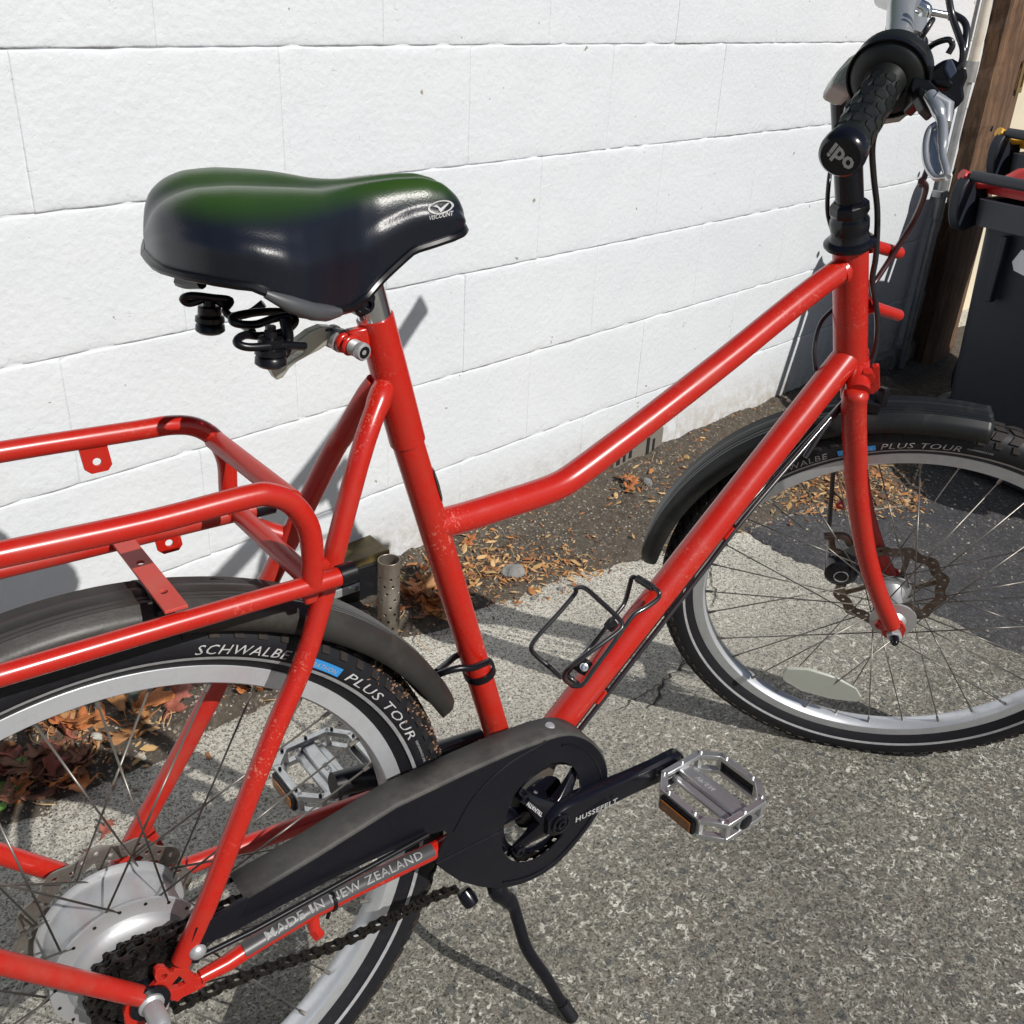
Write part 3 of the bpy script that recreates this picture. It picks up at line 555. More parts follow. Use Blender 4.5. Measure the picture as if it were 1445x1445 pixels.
# ------------------------------------------------------------------ leaves, litter, stones, weeds
LEAF = [mat('dead_leaf_%s' % k, c, 0.6, 0, var=c2, scale=25, bump=0.4, bscale=60) for k, c, c2 in (('orange', (0.46, 0.16, 0.04), (0.30, 0.09, 0.03)), ('tan', (0.40, 0.20, 0.07), (0.28, 0.12, 0.045)), ('brown', (0.20, 0.085, 0.045), (0.12, 0.05, 0.03)), ('red', (0.36, 0.11, 0.07), (0.25, 0.07, 0.05)))]
def leaf_mesh(seed, m):
    rd = random.Random(seed); outline = [(0, 0), (0.10, 0.06), (0.30, 0.09), (0.34, 0.20), (0.48, 0.34), (0.52, 0.24), (0.50, 0.12), (0.62, 0.13), (0.70, 0.26), (0.82, 0.30), (0.80, 0.16), (0.88, 0.10), (1.0, 0.14), (1.08, 0.0)]
    nn = 12; v = []; f = []
    up_ = [(x + rd.uniform(-.02, .02), y * rd.uniform(.8, 1.25)) for x, y in outline]; dn = [(x + rd.uniform(-.02, .02), -y * rd.uniform(.8, 1.25)) for x, y in outline[1:-1]]
    cv = rd.uniform(0.5, 1.6); tw = rd.uniform(-1, 1); ph = rd.uniform(0, 6)
    def Z(x, y): return cv * (y * y) * 1.3 + 0.10 * math.sin(x * 5 + ph) + tw * x * y * 0.5 + 0.05 * math.sin(y * 17 + ph)
    loop = up_ + dn[::-1]
    bm = bmesh.new(); vs = [bm.verts.new((x, y, 0)) for x, y in loop]; fc = bm.faces.new(vs)
    bmesh.ops.triangulate(bm, faces=[fc]); bmesh.ops.subdivide_edges(bm, edges=bm.edges[:], cuts=1, use_grid_fill=True)
    for q in bm.verts: q.co.z = Z(q.co.x, q.co.y)
    st = [bm.verts.new(p) for p in ((0, 0.008, Z(0, 0)), (0, -0.008, Z(0, 0)), (-0.35, -0.006, 0.06), (-0.35, 0.006, 0.06))]; bm.faces.new(st)
    me = bpy.data.meshes.new('leaf'); bm.to_mesh(me); bm.free(); me.materials.append(m); me.polygons.foreach_set('use_smooth', [True] * len(me.polygons)); return me
lms = [leaf_mesh(k, LEAF[k % 4]) for k in range(12)]
def place_leaf(px, py, size, k, rz, tilt, label, group):
    g = G(px, py); z = gtop(g.x, g.y)
    o = bpy.data.objects.new('dead_leaf', lms[k % 12]); COL.objects.link(o); o.location = (g.x, g.y, z + 0.005 + size * 0.10 * abs(tilt)); o.scale = (size,) * 3
    o.rotation_euler = (tilt * 0.5, -abs(tilt) * 0.6, rz); sd = o.modifiers.new('thick', 'SOLIDIFY'); sd.thickness = 0.012
    tag(o, label, 'leaf', group); return o
rd = random.Random(3)
singles = [(115, 1010, 0.075, 0, 2.4, 0.6, 'curled tan oak leaf lying against the wall foot behind the rear wheel'), (95, 1020, 0.08, 1, 0.3, 0.5, 'large tan lobed leaf lit by the sun behind the rear wheel spokes'), (190, 1022, 0.075, 4, -0.7, 0.9, 'orange leaf standing on its edge near the pipe stub'), (230, 1030, 0.07, 3, 0.5, 0.5, 'long red brown leaf below the pipe stub'), (142, 1187, 0.032, 3, 0.7, 0.15, 'single flat brown leaf lying on the pale concrete'), (113, 1214, 0.018, 2, 0.2, 0.1, 'small brown leaf scrap on the concrete above the hub'),
           (25, 1150, 0.05, 0, 1.0, 0.5, 'bright orange leaf beside the green weed'), (655, 790, 0.04, 0, 0.4, 0.4, 'orange leaf on the soil right of the seat tube'), (880, 706, 0.055, 0, 0.3, 0.4, 'orange leaf cluster on the soil below the wall vent'), (893, 700, 0.05, 4, 1.8, 0.5, 'upturned orange leaf on the soil below the wall vent')]
for a in singles: place_leaf(*a, None)
for i in range(26):
    px = rd.uniform(5, 130); py = rd.uniform(1045, 1130) - (px - 60) * 0.35
    place_leaf(px, py, rd.uniform(0.05, 0.08), rd.choice([2, 2, 6, 10, 3, 0]), rd.uniform(0, 6.3), rd.uniform(-.9, .9), 'brown dead leaf in the shaded heap behind the rear wheel', 'dead leaves heaped behind the rear wheel')
for i in range(8):
    place_leaf(rd.uniform(60, 250), rd.uniform(1005, 1045), rd.uniform(0.06, 0.09), rd.choice([0, 4, 1, 5, 8, 9]), rd.uniform(0, 6.3), rd.uniform(-.8, .8), 'orange or tan lobed leaf in the sun at the wall foot behind the rear wheel', 'sunlit leaves at the wall foot')
for i in range(20):
    place_leaf(rd.uniform(300, 385), rd.uniform(950, 985), rd.uniform(0.035, 0.06), rd.choice([0, 4, 1, 5, 8]), rd.uniform(0, 6.3), rd.uniform(-.8, .8), 'orange dead leaf in the sunlit heap between the seat stays', 'dead leaves heaped between the seat stays')
for i in range(26):
    place_leaf(rd.uniform(568, 632), rd.uniform(835, 880), rd.uniform(0.04, 0.065), rd.choice([0, 4, 1, 2, 8]), rd.uniform(0, 6.3), rd.uniform(-.9, .9), 'orange brown dead leaf heaped between the steel tube and the seat tube', 'dead leaves heaped by the steel tube')
# litter of small fragments, pebbles
def scatter(name, N_, fnp, size, mats, kind3, label, flat=False):
    groups = [MB() for _ in mats]
    for i in range(N_):
        x, y = fnp(); z = gtop(x, y); s = rd.uniform(*size); mbk = groups[rd.randrange(len(mats))]
        e = Matrix.Rotation(rd.uniform(0, 6.3), 3, 'Z') @ Matrix.Rotation(rd.uniform(-.5, .5), 3, 'X') @ Matrix.Rotation(rd.uniform(-.5, .5), 3, 'Y')
        if kind3 == 'flake':
            a = s; c = s * rd.uniform(.12, .45); q = [V((-a, 0, 0)), V((-a * .3, -c, s * .15)), V((a * .5, -c * .8, 0)), V((a, 0, s * .2)), V((a * .4, c, s * .05)), V((-a * .4, c * .9, s * .2))]
            mbk.add([e @ p + V((x, y, z + s * 0.25)) for p in q], [(0, 1, 2, 3, 4, 5)])
        else:
            q = [V((1, 0, 0)), V((0, 1, 0)), V((-1, 0, 0)), V((0, -1, 0)), V((0, 0, .8)), V((.5, .5, .6)), V((-.6, .4, .5))]
            q = [e @ (V((p.x * rd.uniform(.7, 1.1), p.y * rd.uniform(.7, 1), p.z * .8)) * s) + V((x, y, z)) for p in q[:5]]
            mbk.add(q, [(0, 1, 4), (1, 2, 4), (2, 3, 4), (3, 0, 4)])
    allv = MB(); objs = []
    me = bpy.data.meshes.new(name); vv = []; ff = []; mi = []
    for k, g in enumerate(groups):
        o_ = len(vv); vv += [tuple(p) for p in g.v]; ff += [tuple(i + o_ for i in q) for q in g.f]; mi += [k] * len(g.f)
    me.from_pydata(vv, [], ff); me.update()
    for m in mats: me.materials.append(m)
    me.polygons.foreach_set('material_index', mi)
    o = bpy.data.objects.new(name, me); COL.objects.link(o); o['kind'] = 'stuff'; tag(o, label, name.replace('_', ' ')); return o
def blob(px, py, sx_, sy_):
    def g_(): 
        p = G(rd.gauss(px, sx_), max(500, rd.gauss(py, sy_))); return p.x, p.y
    return g_
def multi(bl_):
    def g_():
        for _ in range(30):
            b_ = rd.choices(bl_, [q[1] for q in bl_])[0][0]; x, y = b_()
            if walld(x, y) < DW - 0.01 and y > interp(soil_edge, x) - 0.03 - abs(rd.gauss(0, 0.03)): return x, y
        return x, y
    return g_
def anywhere():
    x = rd.uniform(-0.3, 2.7); e = interp(soil_edge, x); return x, rd.uniform(e - 0.01, (DW + x * math.sin(PSI)) / math.cos(PSI))
LF = [mat('litter_%d' % k, c, 0.8) for k, c in enumerate([(0.40, 0.17, 0.055), (0.27, 0.11, 0.04), (0.44, 0.27, 0.11), (0.14, 0.07, 0.035), (0.55, 0.36, 0.17)])]
scatter('leaf_litter', 2900, multi([(blob(1240, 680, 50, 22), 6), (blob(1160, 690, 45, 20), 5), (blob(700, 812, 40, 20), 3), (blob(800, 805, 30, 8), 1.2), (blob(720, 790, 80, 30), 2), (blob(1060, 640, 60, 40), 2.5), (blob(960, 680, 50, 35), 1), (blob(640, 830, 30, 30), 1), (blob(100, 1060, 70, 30), 1), (anywhere, 1.6)]), (0.0035, 0.0095), LF, 'flake', 'brown and orange scraps of dead leaf strewn on the soil')
scatter('leaf_fragments', 330, multi([(blob(1230, 680, 55, 20), 4), (blob(1150, 695, 45, 18), 3), (blob(700, 812, 45, 18), 3), (blob(890, 700, 25, 14), 1.2), (blob(640, 800, 20, 30), 1.5), (blob(1050, 640, 60, 40), 1.5), (blob(120, 1050, 80, 25), 2)]), (0.008, 0.017), LF, 'flake', 'crumpled larger pieces of dead leaf on the soil')
PB = [mat('pebble_%d' % k, c, 0.8) for k, c in enumerate([(0.22, 0.20, 0.17), (0.36, 0.33, 0.27), (0.12, 0.11, 0.10), (0.30, 0.24, 0.17)])]
scatter('gravel', 7000, anywhere, (0.0012, 0.0045), PB, 'peb', 'small gravel and grit in the bare soil')
def asphp():
    while True:
        x = rd.uniform(1.4, 2.5); y = rd.uniform(0.0, 1.0)
        if x > interp(asph_edge, y): return x, min(interp(soil_edge, x), y + abs(rd.gauss(0, .3)))
scatter('grit', 700, asphp, (0.002, 0.006), PB, 'peb', 'pale grit scattered on the asphalt')
def congrit():
    x = rd.uniform(0.0, 1.6); e = interp(soil_edge, x); return x, e - abs(rd.gauss(0, 0.12))
scatter('loose_grit', 900, congrit, (0.001, 0.0028), PB, 'peb', 'loose grit along the edge of the concrete')
# dry twigs / stems
tw = MB()
for i in range(70):
    x, y = anywhere(); z = gtop(x, y) + 0.004; a = rd.uniform(0, 6.3); l_ = rd.uniform(0.02, 0.07)
    tw.add(*tube(spline([V((x, y, z)), V((x + math.cos(a) * l_ * .5, y + math.sin(a) * l_ * .5, z + 0.006)), V((x + math.cos(a + .4) * l_, y + math.sin(a + .4) * l_, z + 0.002))], 4), 0.0007, 5))
o = tw.build('dry_twigs', LF[4]); o['kind'] = 'stuff'; tag(o, 'thin dry stalks scattered on the soil', 'twigs')
# stones
STN = mat('grey_stone', (0.16, 0.16, 0.155), 0.85, 0, var=(0.26, 0.25, 0.23), scale=40, bump=0.5, bscale=120); STP = mat('pale_stone', (0.42, 0.42, 0.36), 0.8, 0, bump=0.4, bscale=100)
def stone(px, py, s, m, label):
    g = G(px, py); bm = bmesh.new(); bmesh.ops.create_icosphere(bm, subdivisions=3, radius=1)
    sd = rd.random() * 9
    for q in bm.verts:
        k = 1 + 0.35 * noise.noise(q.co * 1.3 + V((sd, 0, 0))) + 0.12 * noise.noise(q.co * 4 + V((sd, 0, 0))); q.co = V((q.co.x * s[0] * k, q.co.y * s[1] * k, q.co.z * s[2] * k))
    me = bpy.data.meshes.new('stone'); bm.to_mesh(me); bm.free(); me.materials.append(m); o = bpy.data.objects.new('stone', me); COL.objects.link(o)
    o.location = (g.x, g.y, gtop(g.x, g.y) + s[2] * 0.3); o.rotation_euler = (0, 0, rd.uniform(0, 3)); tag(o, label, 'stone')
stone(725, 818, (0.030, 0.021, 0.012), STN, 'largest grey stone, on the soil between the seat tube and bottle cage')
stone(912, 690, (0.018, 0.012, 0.010), STN, 'grey stone on the soil just below the wall vent'); stone(140, 1058, (0.009, 0.007, 0.006), STP, 'pale pebble in the shade behind the rear wheel'); stone(200, 1075, (0.009, 0.006, 0.005), STP, 'pale flat pebble at the concrete edge behind the rear wheel')
stone(790, 832, (0.006, 0.006, 0.005), STN, 'small round grey pebble at the concrete edge behind the bottle cage'); stone(753, 845, (0.006, 0.005, 0.004), STN, 'small grey pebble at the concrete edge left of the bottle cage')
# green weed at lower left
GRN = mat('weed_green', (0.085, 0.20, 0.03), 0.5, 0, var=(0.13, 0.30, 0.05), scale=30)
wd = top('weed', G(20, 1125), 'small round leaved green weed at the left edge of the soil', 'plant')
for i in range(16):
    a = rd.uniform(0, 6.3); rr = rd.uniform(0.006, 0.05); c = V((rr * math.cos(a), rr * math.sin(a) * 0.8, rd.uniform(0.012, 0.035))); s = rd.uniform(0.007, 0.012)
    e = Matrix.Rotation(rd.uniform(-.6, .6), 3, 'X') @ Matrix.Rotation(rd.uniform(-.6, .6), 3, 'Y')
    mb = MB(); pts = [c + e @ V((s * math.cos(t) * (1 - .2 * math.cos(t)), s * math.sin(t), 0.15 * s * math.cos(2 * t))) for t in [k * math.pi / 6 for k in range(12)]]
    mb.add([c + V((0, 0, -s * .25))] + pts, [(0, k + 1, (k + 1) % 12 + 1) for k in range(12)]); mb.add(*tube([V((0, 0, 0)), c * 0.6, c + V((0, 0, -s * .2))], 0.0008, 5)); mb.build('leaf', GRN, wd)
# upright tuft by the black case
wt_ = top('dry_weed', G(592, 838), 'straggly yellow green dried weed beside the steel tube', 'plant'); DRY = mat('dry_weed_stalk', (0.30, 0.27, 0.10), 0.7)
for i in range(7):
    pts = [V((0, 0, 0))]; d = V((rd.uniform(-.5, .3), rd.uniform(-.3, .3), 1))
    for k in range(6): d = (d + V((rd.uniform(-.6, .6), rd.uniform(-.6, .6), -0.15))).normalized(); pts.append(pts[-1] + d * 0.011)
    mb = MB(); mb.add(*tube(spline(pts, 3), 0.0014, 5)); mb.build('stalk', DRY, wt_)

# ================================================================== THE BICYCLE
bike = top('bicycle', (0, 0, 0), 'red step-through city bicycle with rear rack and electric rear hub, standing by the white wall', 'bicycle')
bike.rotation_mode = 'QUATERNION'; bike.rotation_quaternion = Q.to_quaternion()
BB = P(729.5, 1104, 0)
BB = V((0.4427, 0, -0.0316)) + AX
RA = V((0, 0, 0)) + AX
def part(name, m, *geo, smooth=True, bevel=0, parent=None, **k):
    mb = MB()
    for g in geo: mb.add(*g)
    return mb.build(name, m, parent or bike, smooth, bevel, **k)
# ---- frame tubes
st_top = P(529, 447); st_mid = P(575, 622); st_low = P(703, 1040)
rs1 = px_w(st_mid, 51.5); rs2 = px_w(P(640, 800), 41.5)
sleeve = part('seat_tube_sleeve', RED, tube([st_top, P(552, 535), st_mid], [rs1 * 0.97, rs1, rs1], 28, caps=False), lathe([(rs1, 0), (rs1 * .985, -0.0015), (rs2 * 0.97, -0.0018)], st_mid, (st_mid - st_top), 28) if False else tube([st_mid, st_mid + (st_mid - st_top).normalized() * 0.0015], [rs1, rs2 * .9], 28, caps=False),
              tube([st_top, P(540, 490)], [rs1 * 0.80, rs1 * 0.80], 28, caps=False), lathe([(rs1 * .97, 0), (rs1 * .80, 0.0002)], st_top, (st_top - st_mid), 28))
part('seat_tube', RED, tube([P(570, 606), st_low, BB], [rs2, rs2, rs2], 26))
tt = spline([P(612, 741), P(640, 734), P(668, 726), P(703, 714.7), P(760.7, 696), P(793.6, 682), P(823, 662), P(857.6, 636), P(914.7, 593), P(1025, 507), P(1135, 418), P(1198, 372)], 6)
part('top_tube', RED, tube(tt, px_w(P(760, 696), 41), 26))
dt = [BB, P(787, 1022), P(1060, 674), P(1201, 496)]
part('down_tube', RED, tube(dt, px_w(P(1000, 750), 42.5), 26))
ha = (P(1199, 345) - P(1199, 500)).normalized(); ht0 = P(1199, 345); ht1 = P(1200, 505) - ha * 0.012; rh = px_w(ht0, 50)
part('head_tube', RED, lathe([(rh, 0), (rh, (ht0 - ht1).length), (rh * .7, (ht0 - ht1).length + 0.0002)], ht1, ha, 30))
part('bottom_bracket_shell', BMET, lathe([(0.0, -0.034), (0.0205, -0.034), (0.0205, 0.034), (0.0, 0.036)], BB, (0, 1, 0), 28))
# weld beads
for a, c, r_, m_ in ((P(1183, 385), P(1187, 382), px_w(P(1186, 383), 39), RED), (P(637, 734.6), P(633, 735.8), px_w(P(640, 735), 42), RED)):
    part('weld', RED, tube([a + (a - c).normalized() * 0.002, a - (a - c).normalized() * 0.004], [r_ * .96, r_ * 1.03], 26))
SR = 0.0092
ns = [P(541, 548, -0.006), P(534, 568, -0.016), P(505, 655, -0.030), P(437.7, 906, -0.045), P(388, 1029, -0.055), P(334, 1167, -0.062), P(290, 1280, -0.066), P(256, 1356, -0.066)]
part('seat_stay', RED, tube(spline(ns, 4), [0.0100] * 5 + [0.0090] * 20, 18))
fs = [P(531, 540, 0.004), P(516, 560, 0.012), P(486, 612, 0.024), P(454, 668, 0.035), P(301, 977, 0.055), P(194, 1175, 0.065), P(168, 1222, 0.066)]
part('seat_stay', REDD, tube(spline(fs, 4), 0.0092, 18))
cs1 = [P(282, 1379, -0.065), P(320, 1359, -0.064), P(357, 1334, -0.063), P(437, 1286, -0.061), P(520, 1244, -0.058), P(612, 1200, -0.053), BB + V((-0.03, -0.030, 0))]
part('chain_stay', RED, tube(cs1, [0.0062, 0.0076, 0.0082, 0.0084, 0.0086, 0.0090, 0.010], 18))
cs2 = [P(236, 1232, 0.063), P(380, 1180, 0.061), P(520, 1130, 0.056), BB + V((-0.03, 0.030, 0))]
part('chain_stay', REDD, tube(cs2, [0.0085, 0.0095, 0.0105, 0.011], 18))
# dropouts
def pl(L_, y, sc=4.817, ox=150, oy=1180): return [P(ox + x / sc, oy + yy / sc, y) for x, yy in L_]
dro = pl([(130, 1090), (180, 1065), (245, 1050), (290, 1005), (325, 965), (312, 925), (318, 885), (345, 862), (385, 862), (412, 885), (430, 900), (450, 868), (500, 866), (548, 870), (568, 905), (600, 925), (648, 925), (668, 950), (655, 990), (600, 1020), (500, 1065), (470, 1095), (420, 1080), (335, 1088), (285, 1115), (240, 1150), (222, 1185), (255, 1250), (200, 1280), (115, 1252), (104, 1180)], -0.063)
ngon_hole(dro, [circ(P(150 + 372 / 4.817, 1180 + 928 / 4.817, -0.063), 0.0032, V((1, 0, 0)), V((0, 0, 1)), 14), pl([(478, 920), (500, 940), (522, 975), (480, 998), (408, 1015), (440, 965)], -0.063)], (0, -0.006, 0), 'dropout', RED, bike, 0.001)
ngon_hole([p + V((0, 0.126, 0)) for p in pl([(240, 1050), (345, 862), (548, 870), (668, 950), (600, 1020), (420, 1080), (240, 1150), (180, 1120)], -0.063)] if False else [V((-0.02, 0.066, 0.33)), V((0.0, 0.066, 0.315)), V((0.06, 0.066, 0.318)), V((0.072, 0.066, 0.335)), V((0.068, 0.066, 0.35)), V((0.053, 0.066, 0.405)), V((0.038, 0.066, 0.40)), V((0.012, 0.066, 0.352))], [circ(V((0.045, 0.066, 0.352)), 0.006, V((1, 0, 0)), V((0, 0, 1)), 14)], (0, 0.006, 0), 'dropout', REDD, bike, 0.001)
# rear carrier struts running back from the axle
part('carrier_strut', REDD, tube([P(-60, 1344, -0.068), P(0, 1358, -0.067), P(196, 1405, -0.066)], 0.0088, 18))
part('carrier_strut', RED, tube([P(-60, 1187, 0.066), P(0, 1205, 0.066), P(92, 1234, 0.066)], 0.0090, 18))
# ---- rear axle
ax0 = P(214, 1414, -0.07); 
part('axle_nut', SILV, lathe([(0.011, 0), (0.011, 0.004), (0.0085, 0.006), (0.0085, 0.026), (0.0065, 0.030), (0.0, 0.031)], RA + V((0, -0.070, 0)), (0, -1, 0), 18))
part('axle_washer', BMET, lathe([(0.0, 0), (0.017, 0), (0.017, 0.003), (0.0, 0.003)], RA + V((0, -0.069, 0)), (0, -1, 0), 24), lathe([(0.0, 0), (0.013, 0), (0.013, 0.03), (0, 0.03)], RA + V((0, -0.035, 0)), (0, -1, 0), 20))
# ---- wheels
def wheel_geo(T, nsp, fl_r, ys_, name_, front, lbl):
    c = T(V((0, 0, 0))); axv = (T(V((0, 1, 0))) - c)
    rp = [(0.2875, -0.0125), (0.289, -0.0108), (0.2865, -0.0095), (0.284, -0.009), (0.284, 0.009), (0.2865, 0.0095), (0.289, 0.0108), (0.2875, 0.0125), (0.2725, 0.0128), (0.2705, 0.0105), (0.2685, 0.0), (0.2705, -0.0105), (0.2725, -0.0128)]
    rim = part('wheel', RIMM, lathe(rp, c, axv, 120, closed=True), parent=bike, label=lbl)
    # tyre
    prof = []; R0 = 0.3115; hw = 0.0245; hh = 0.0245
    for k in range(25):
        a = math.radians(-112 + 224 * k / 24); prof.append((R0 + hh * math.cos(a), hw * math.sin(a)))
    prof = [(0.2878, -0.0118)] + prof + [(0.2878, 0.0118)]
    ty = part('tyre', RUB, lathe(prof, c, axv, 160, closed=True), parent=rim)
    def sw(r, off=0.0006, side=-1):                  # y of the sidewall at radius r
        q = (r - R0) / hh; q = max(-.99, min(.99, q)); return side * (hw * math.sqrt(1 - q * q) + off)
    def band(r0, r1, m, nm, side=-1, a0=0, a1=360, off=0.0005):
        v = []; f = []; n_ = 160
        for k in range(n_ + 1):
            a = math.radians(a0 + (a1 - a0) * k / n_)
            for r in (r0, (r0 + r1) / 2, r1): v.append(T(V((r * math.cos(a), sw(r, off, side), r * math.sin(a)))))
        for k in range(n_):
            for j in range(2): f.append((3 * k + j, 3 * k + j + 1, 3 * k + j + 4, 3 * k + j + 3))
        return part(nm, m, (v, f), parent=ty)
    band(0.2985, 0.3018, REFL, 'reflective_band'); band(0.2985, 0.3018, REFL, 'reflective_band', 1)
    # tread knobs
    v = []; f = []; NT = 92; rd2 = random.Random(1)
    def T2(a, u, r): # u: across angle
        return T(V(((R0 + (hh + r) * math.cos(u)) * math.cos(a), (hw + r) * math.sin(u), (R0 + (hh + r) * math.cos(u)) * math.sin(a))))
    def knob(a0, a1, u0, u1, sk, hgt):
        o_ = len(v); cs_ = [(a0, u0), (a1, u0), (a1 + sk, u1), (a0 + sk, u1)]
        for a, u in cs_: v.append(T2(a, u, -0.0005))
        ca = sum(q[0] for q in cs_) / 4; cu = sum(q[1] for q in cs_) / 4
        for a, u in cs_: v.append(T2(ca + (a - ca) * .86, cu + (u - cu) * .88, hgt))
        f.extend([(o_ + 4, o_ + 5, o_ + 6, o_ + 7)] + [(o_ + i, o_ + (i + 1) % 4, o_ + 4 + (i + 1) % 4, o_ + 4 + i) for i in range(4)])
    st_ = 2 * math.pi / NT
    for k in range(NT):
        a = k * st_
        knob(a, a + st_ * .72, math.radians(-20), math.radians(-2), st_ * .3, 0.0022); knob(a + st_ * .5, a + st_ * 1.22, math.radians(2), math.radians(20), -st_ * .3, 0.0022)
        knob(a + st_ * .3, a + st_ * .95, math.radians(-50), math.radians(-24), -st_ * .25, 0.0024); knob(a + st_ * .3, a + st_ * .95, math.radians(50), math.radians(24), -st_ * .25, 0.0024)
        knob(a + st_ * .1, a + st_ * .55, math.radians(-72), math.radians(-54), st_ * .1, 0.0018); knob(a + st_ * .1, a + st_ * .55, math.radians(72), math.radians(54), st_ * .1, 0.0018)
    o = part('tread', TREAD, (v, f), smooth=False, parent=ty); o['kind'] = 'stuff'
    if not front['dim']:
        rm = random.Random(5); gm = MB()
        for _ in range(420):
            a = math.radians(rm.uniform(-2, 42)); u_ = -abs(rm.gauss(math.radians(30), 0.30)); c = T2(a, u_, 0.001); s0 = rm.uniform(0.0010, 0.0034)
            e = Matrix.Rotation(rm.uniform(0, 6), 3, 'X') @ Matrix.Rotation(rm.uniform(0, 6), 3, 'Y'); gm.add([c + e @ (V(q) * s0) for q in ((1, 0, 0), (0, .6, 0), (-1, .1, 0), (0, -.6, 0.2), (0, 0, .7))], [(0, 1, 4), (1, 2, 4), (2, 3, 4), (3, 0, 4)])
        o = gm.build('mud', mat('dried_mud_and_leaf', (0.20, 0.11, 0.065), 0.9, 0, var=(0.34, 0.20, 0.13), scale=200), ty, smooth=False); o['kind'] = 'stuff'
    # sidewall print
    def arc(a0, r_): return lambda x, y: T(V(((r_ + y) * math.cos(a0 - x / r_), sw(r_ + y, 0.0008), (r_ + y) * math.sin(a0 - x / r_))))
    A = front['a']
    def fit(s_, size, a0, wdeg, r_, m, b_=0.0002):
        vv, ff_ = text_mesh(s_, size, b_, 0.25, 1.1); x1 = max(p.x for p in vv); k_ = math.radians(wdeg) * r_ / x1; g_ = arc(math.radians(a0), r_)
        me_obj('lettering', [g_(p.x * k_, p.y) for p in vv], ff_, m, ty, smooth=False)
    pm = GREYP if front['dim'] else WHT; dA, wA = (28.0, 18.0) if front['dim'] else (28.4, 23.0)
    fit('SCHWALBE', 0.0128, A, 16.2, 0.3050, pm, 0.0)
    bl_ = arc(math.radians(A - 18.5), 0.3042); q = [bl_(x, y) for x in rng(0, 0.046, 8) for y in (0, 0.0088)]; part('blue_label', BLUEP, (q, [(2 * i, 2 * i + 1, 2 * i + 3, 2 * i + 2) for i in range(8)]), parent=ty)
    lettering('MARATHON', 0.0065, arc(math.radians(A - 19.0), 0.3056), GREYP, ty, 0, 0.2, 1.1)
    fit('PLUS TOUR', 0.0128, A - dA, wA, 0.3050, pm, 0.0)
    lettering('PERFORMANCE LINE\nGREENGUARD' if False else 'PERFORMANCE LINE', 0.0035, arc(math.radians(A - dA - wA - 1.2), 0.310), GREYP, ty)
    lettering('MAX. 70 P.S.I. ROTATION  37-559', 0.006, arc(math.radians(A + 45), 0.3035), GREYP, ty)
    # spokes: one mesh shared by all
    bm = bmesh.new(); bmesh.ops.create_cone(bm, segments=8, radius1=0.00098, radius2=0.00098, depth=1, cap_ends=True); bmesh.ops.translate(bm, vec=(0, 0, .5), verts=bm.verts)
    sme = bpy.data.meshes.new('spoke'); bm.to_mesh(sme); bm.free(); sme.materials.append(SPK); sme.polygons.foreach_set('use_smooth', [True] * len(sme.polygons))
    bm = bmesh.new(); bmesh.ops.create_cone(bm, segments=8, radius1=0.0019, radius2=0.0024, depth=0.013, cap_ends=True); nme = bpy.data.meshes.new('nipple'); bm.to_mesh(nme); bm.free(); nme.materials.append(SPK)
    half = nsp // 2
    for side in (-1, 1):
        for k in range(half):
            ar = 2 * math.pi * (k + (0.25 if side < 0 else 0.75)) / half + front['ph']
            crossd = front['cr'] * (1 if k % 2 else -1); ah = ar + crossd
            p0 = T(V((fl_r * math.cos(ah), ys_[0 if side < 0 else 1] + (0.0015 if k % 2 else -0.0015), fl_r * math.sin(ah)))); p1 = T(V((0.271 * math.cos(ar), side * 0.003, 0.271 * math.sin(ar))))
            d = p1 - p0; o = bpy.data.objects.new('spoke', sme); COL.objects.link(o); o.parent = rim
            rq = d.to_track_quat('Z', 'Y'); o.matrix_basis = Matrix.LocRotScale(p0, rq, V((1, 1, d.length)))
            o2 = bpy.data.objects.new('nipple', nme); COL.objects.link(o2); o2.parent = rim; o2.matrix_basis = Matrix.LocRotScale(p1 - d.normalized() * 0.006, rq, V((1, 1, 1)))
    return rim, ty
TR_ = lambda v_: V(v_) + RA
rw, rty = wheel_geo(TR_, 36, 0.0625, (-0.0205, 0.0285), 'rear', dict(a=74.4, dim=False, ph=0.05, cr=0.62), 'rear wheel with grey hub motor and silver rim')
fw, fty = wheel_geo(FL, 32, 0.0275, (-0.030, 0.026), 'front', dict(a=141, dim=True, ph=0.12, cr=1.25), 'front wheel steered towards the viewer')
# rear hub motor
part('hub_motor', SILV, lathe([(0.0, -0.034), (0.030, -0.034), (0.048, -0.031), (0.052, -0.026), (0.0535, -0.0235), (0.058, -0.0225), (0.0665, -0.0222), (0.067, -0.0205), (0.0665, -0.0188), (0.0605, -0.0185), (0.059, -0.016), (0.0585, 0.023), (0.060, 0.0258), (0.0655, 0.0265), (0.0665, 0.0285), (0.0655, 0.0305), (0.055, 0.031), (0.05, 0.036), (0.0, 0.038)], RA, (0, 1, 0), 96), parent=rw)
for k in range(18):
    a = 2 * math.pi * (k + 0.6) / 18
    part('flange_hole', GREASE, lathe([(0.0016, 0), (0.0016, 0.0006), (0, 0.0007)], RA + V((0.0625 * math.cos(a), -0.0223, 0.0625 * math.sin(a))), (0, -1, 0), 8), parent=rw)
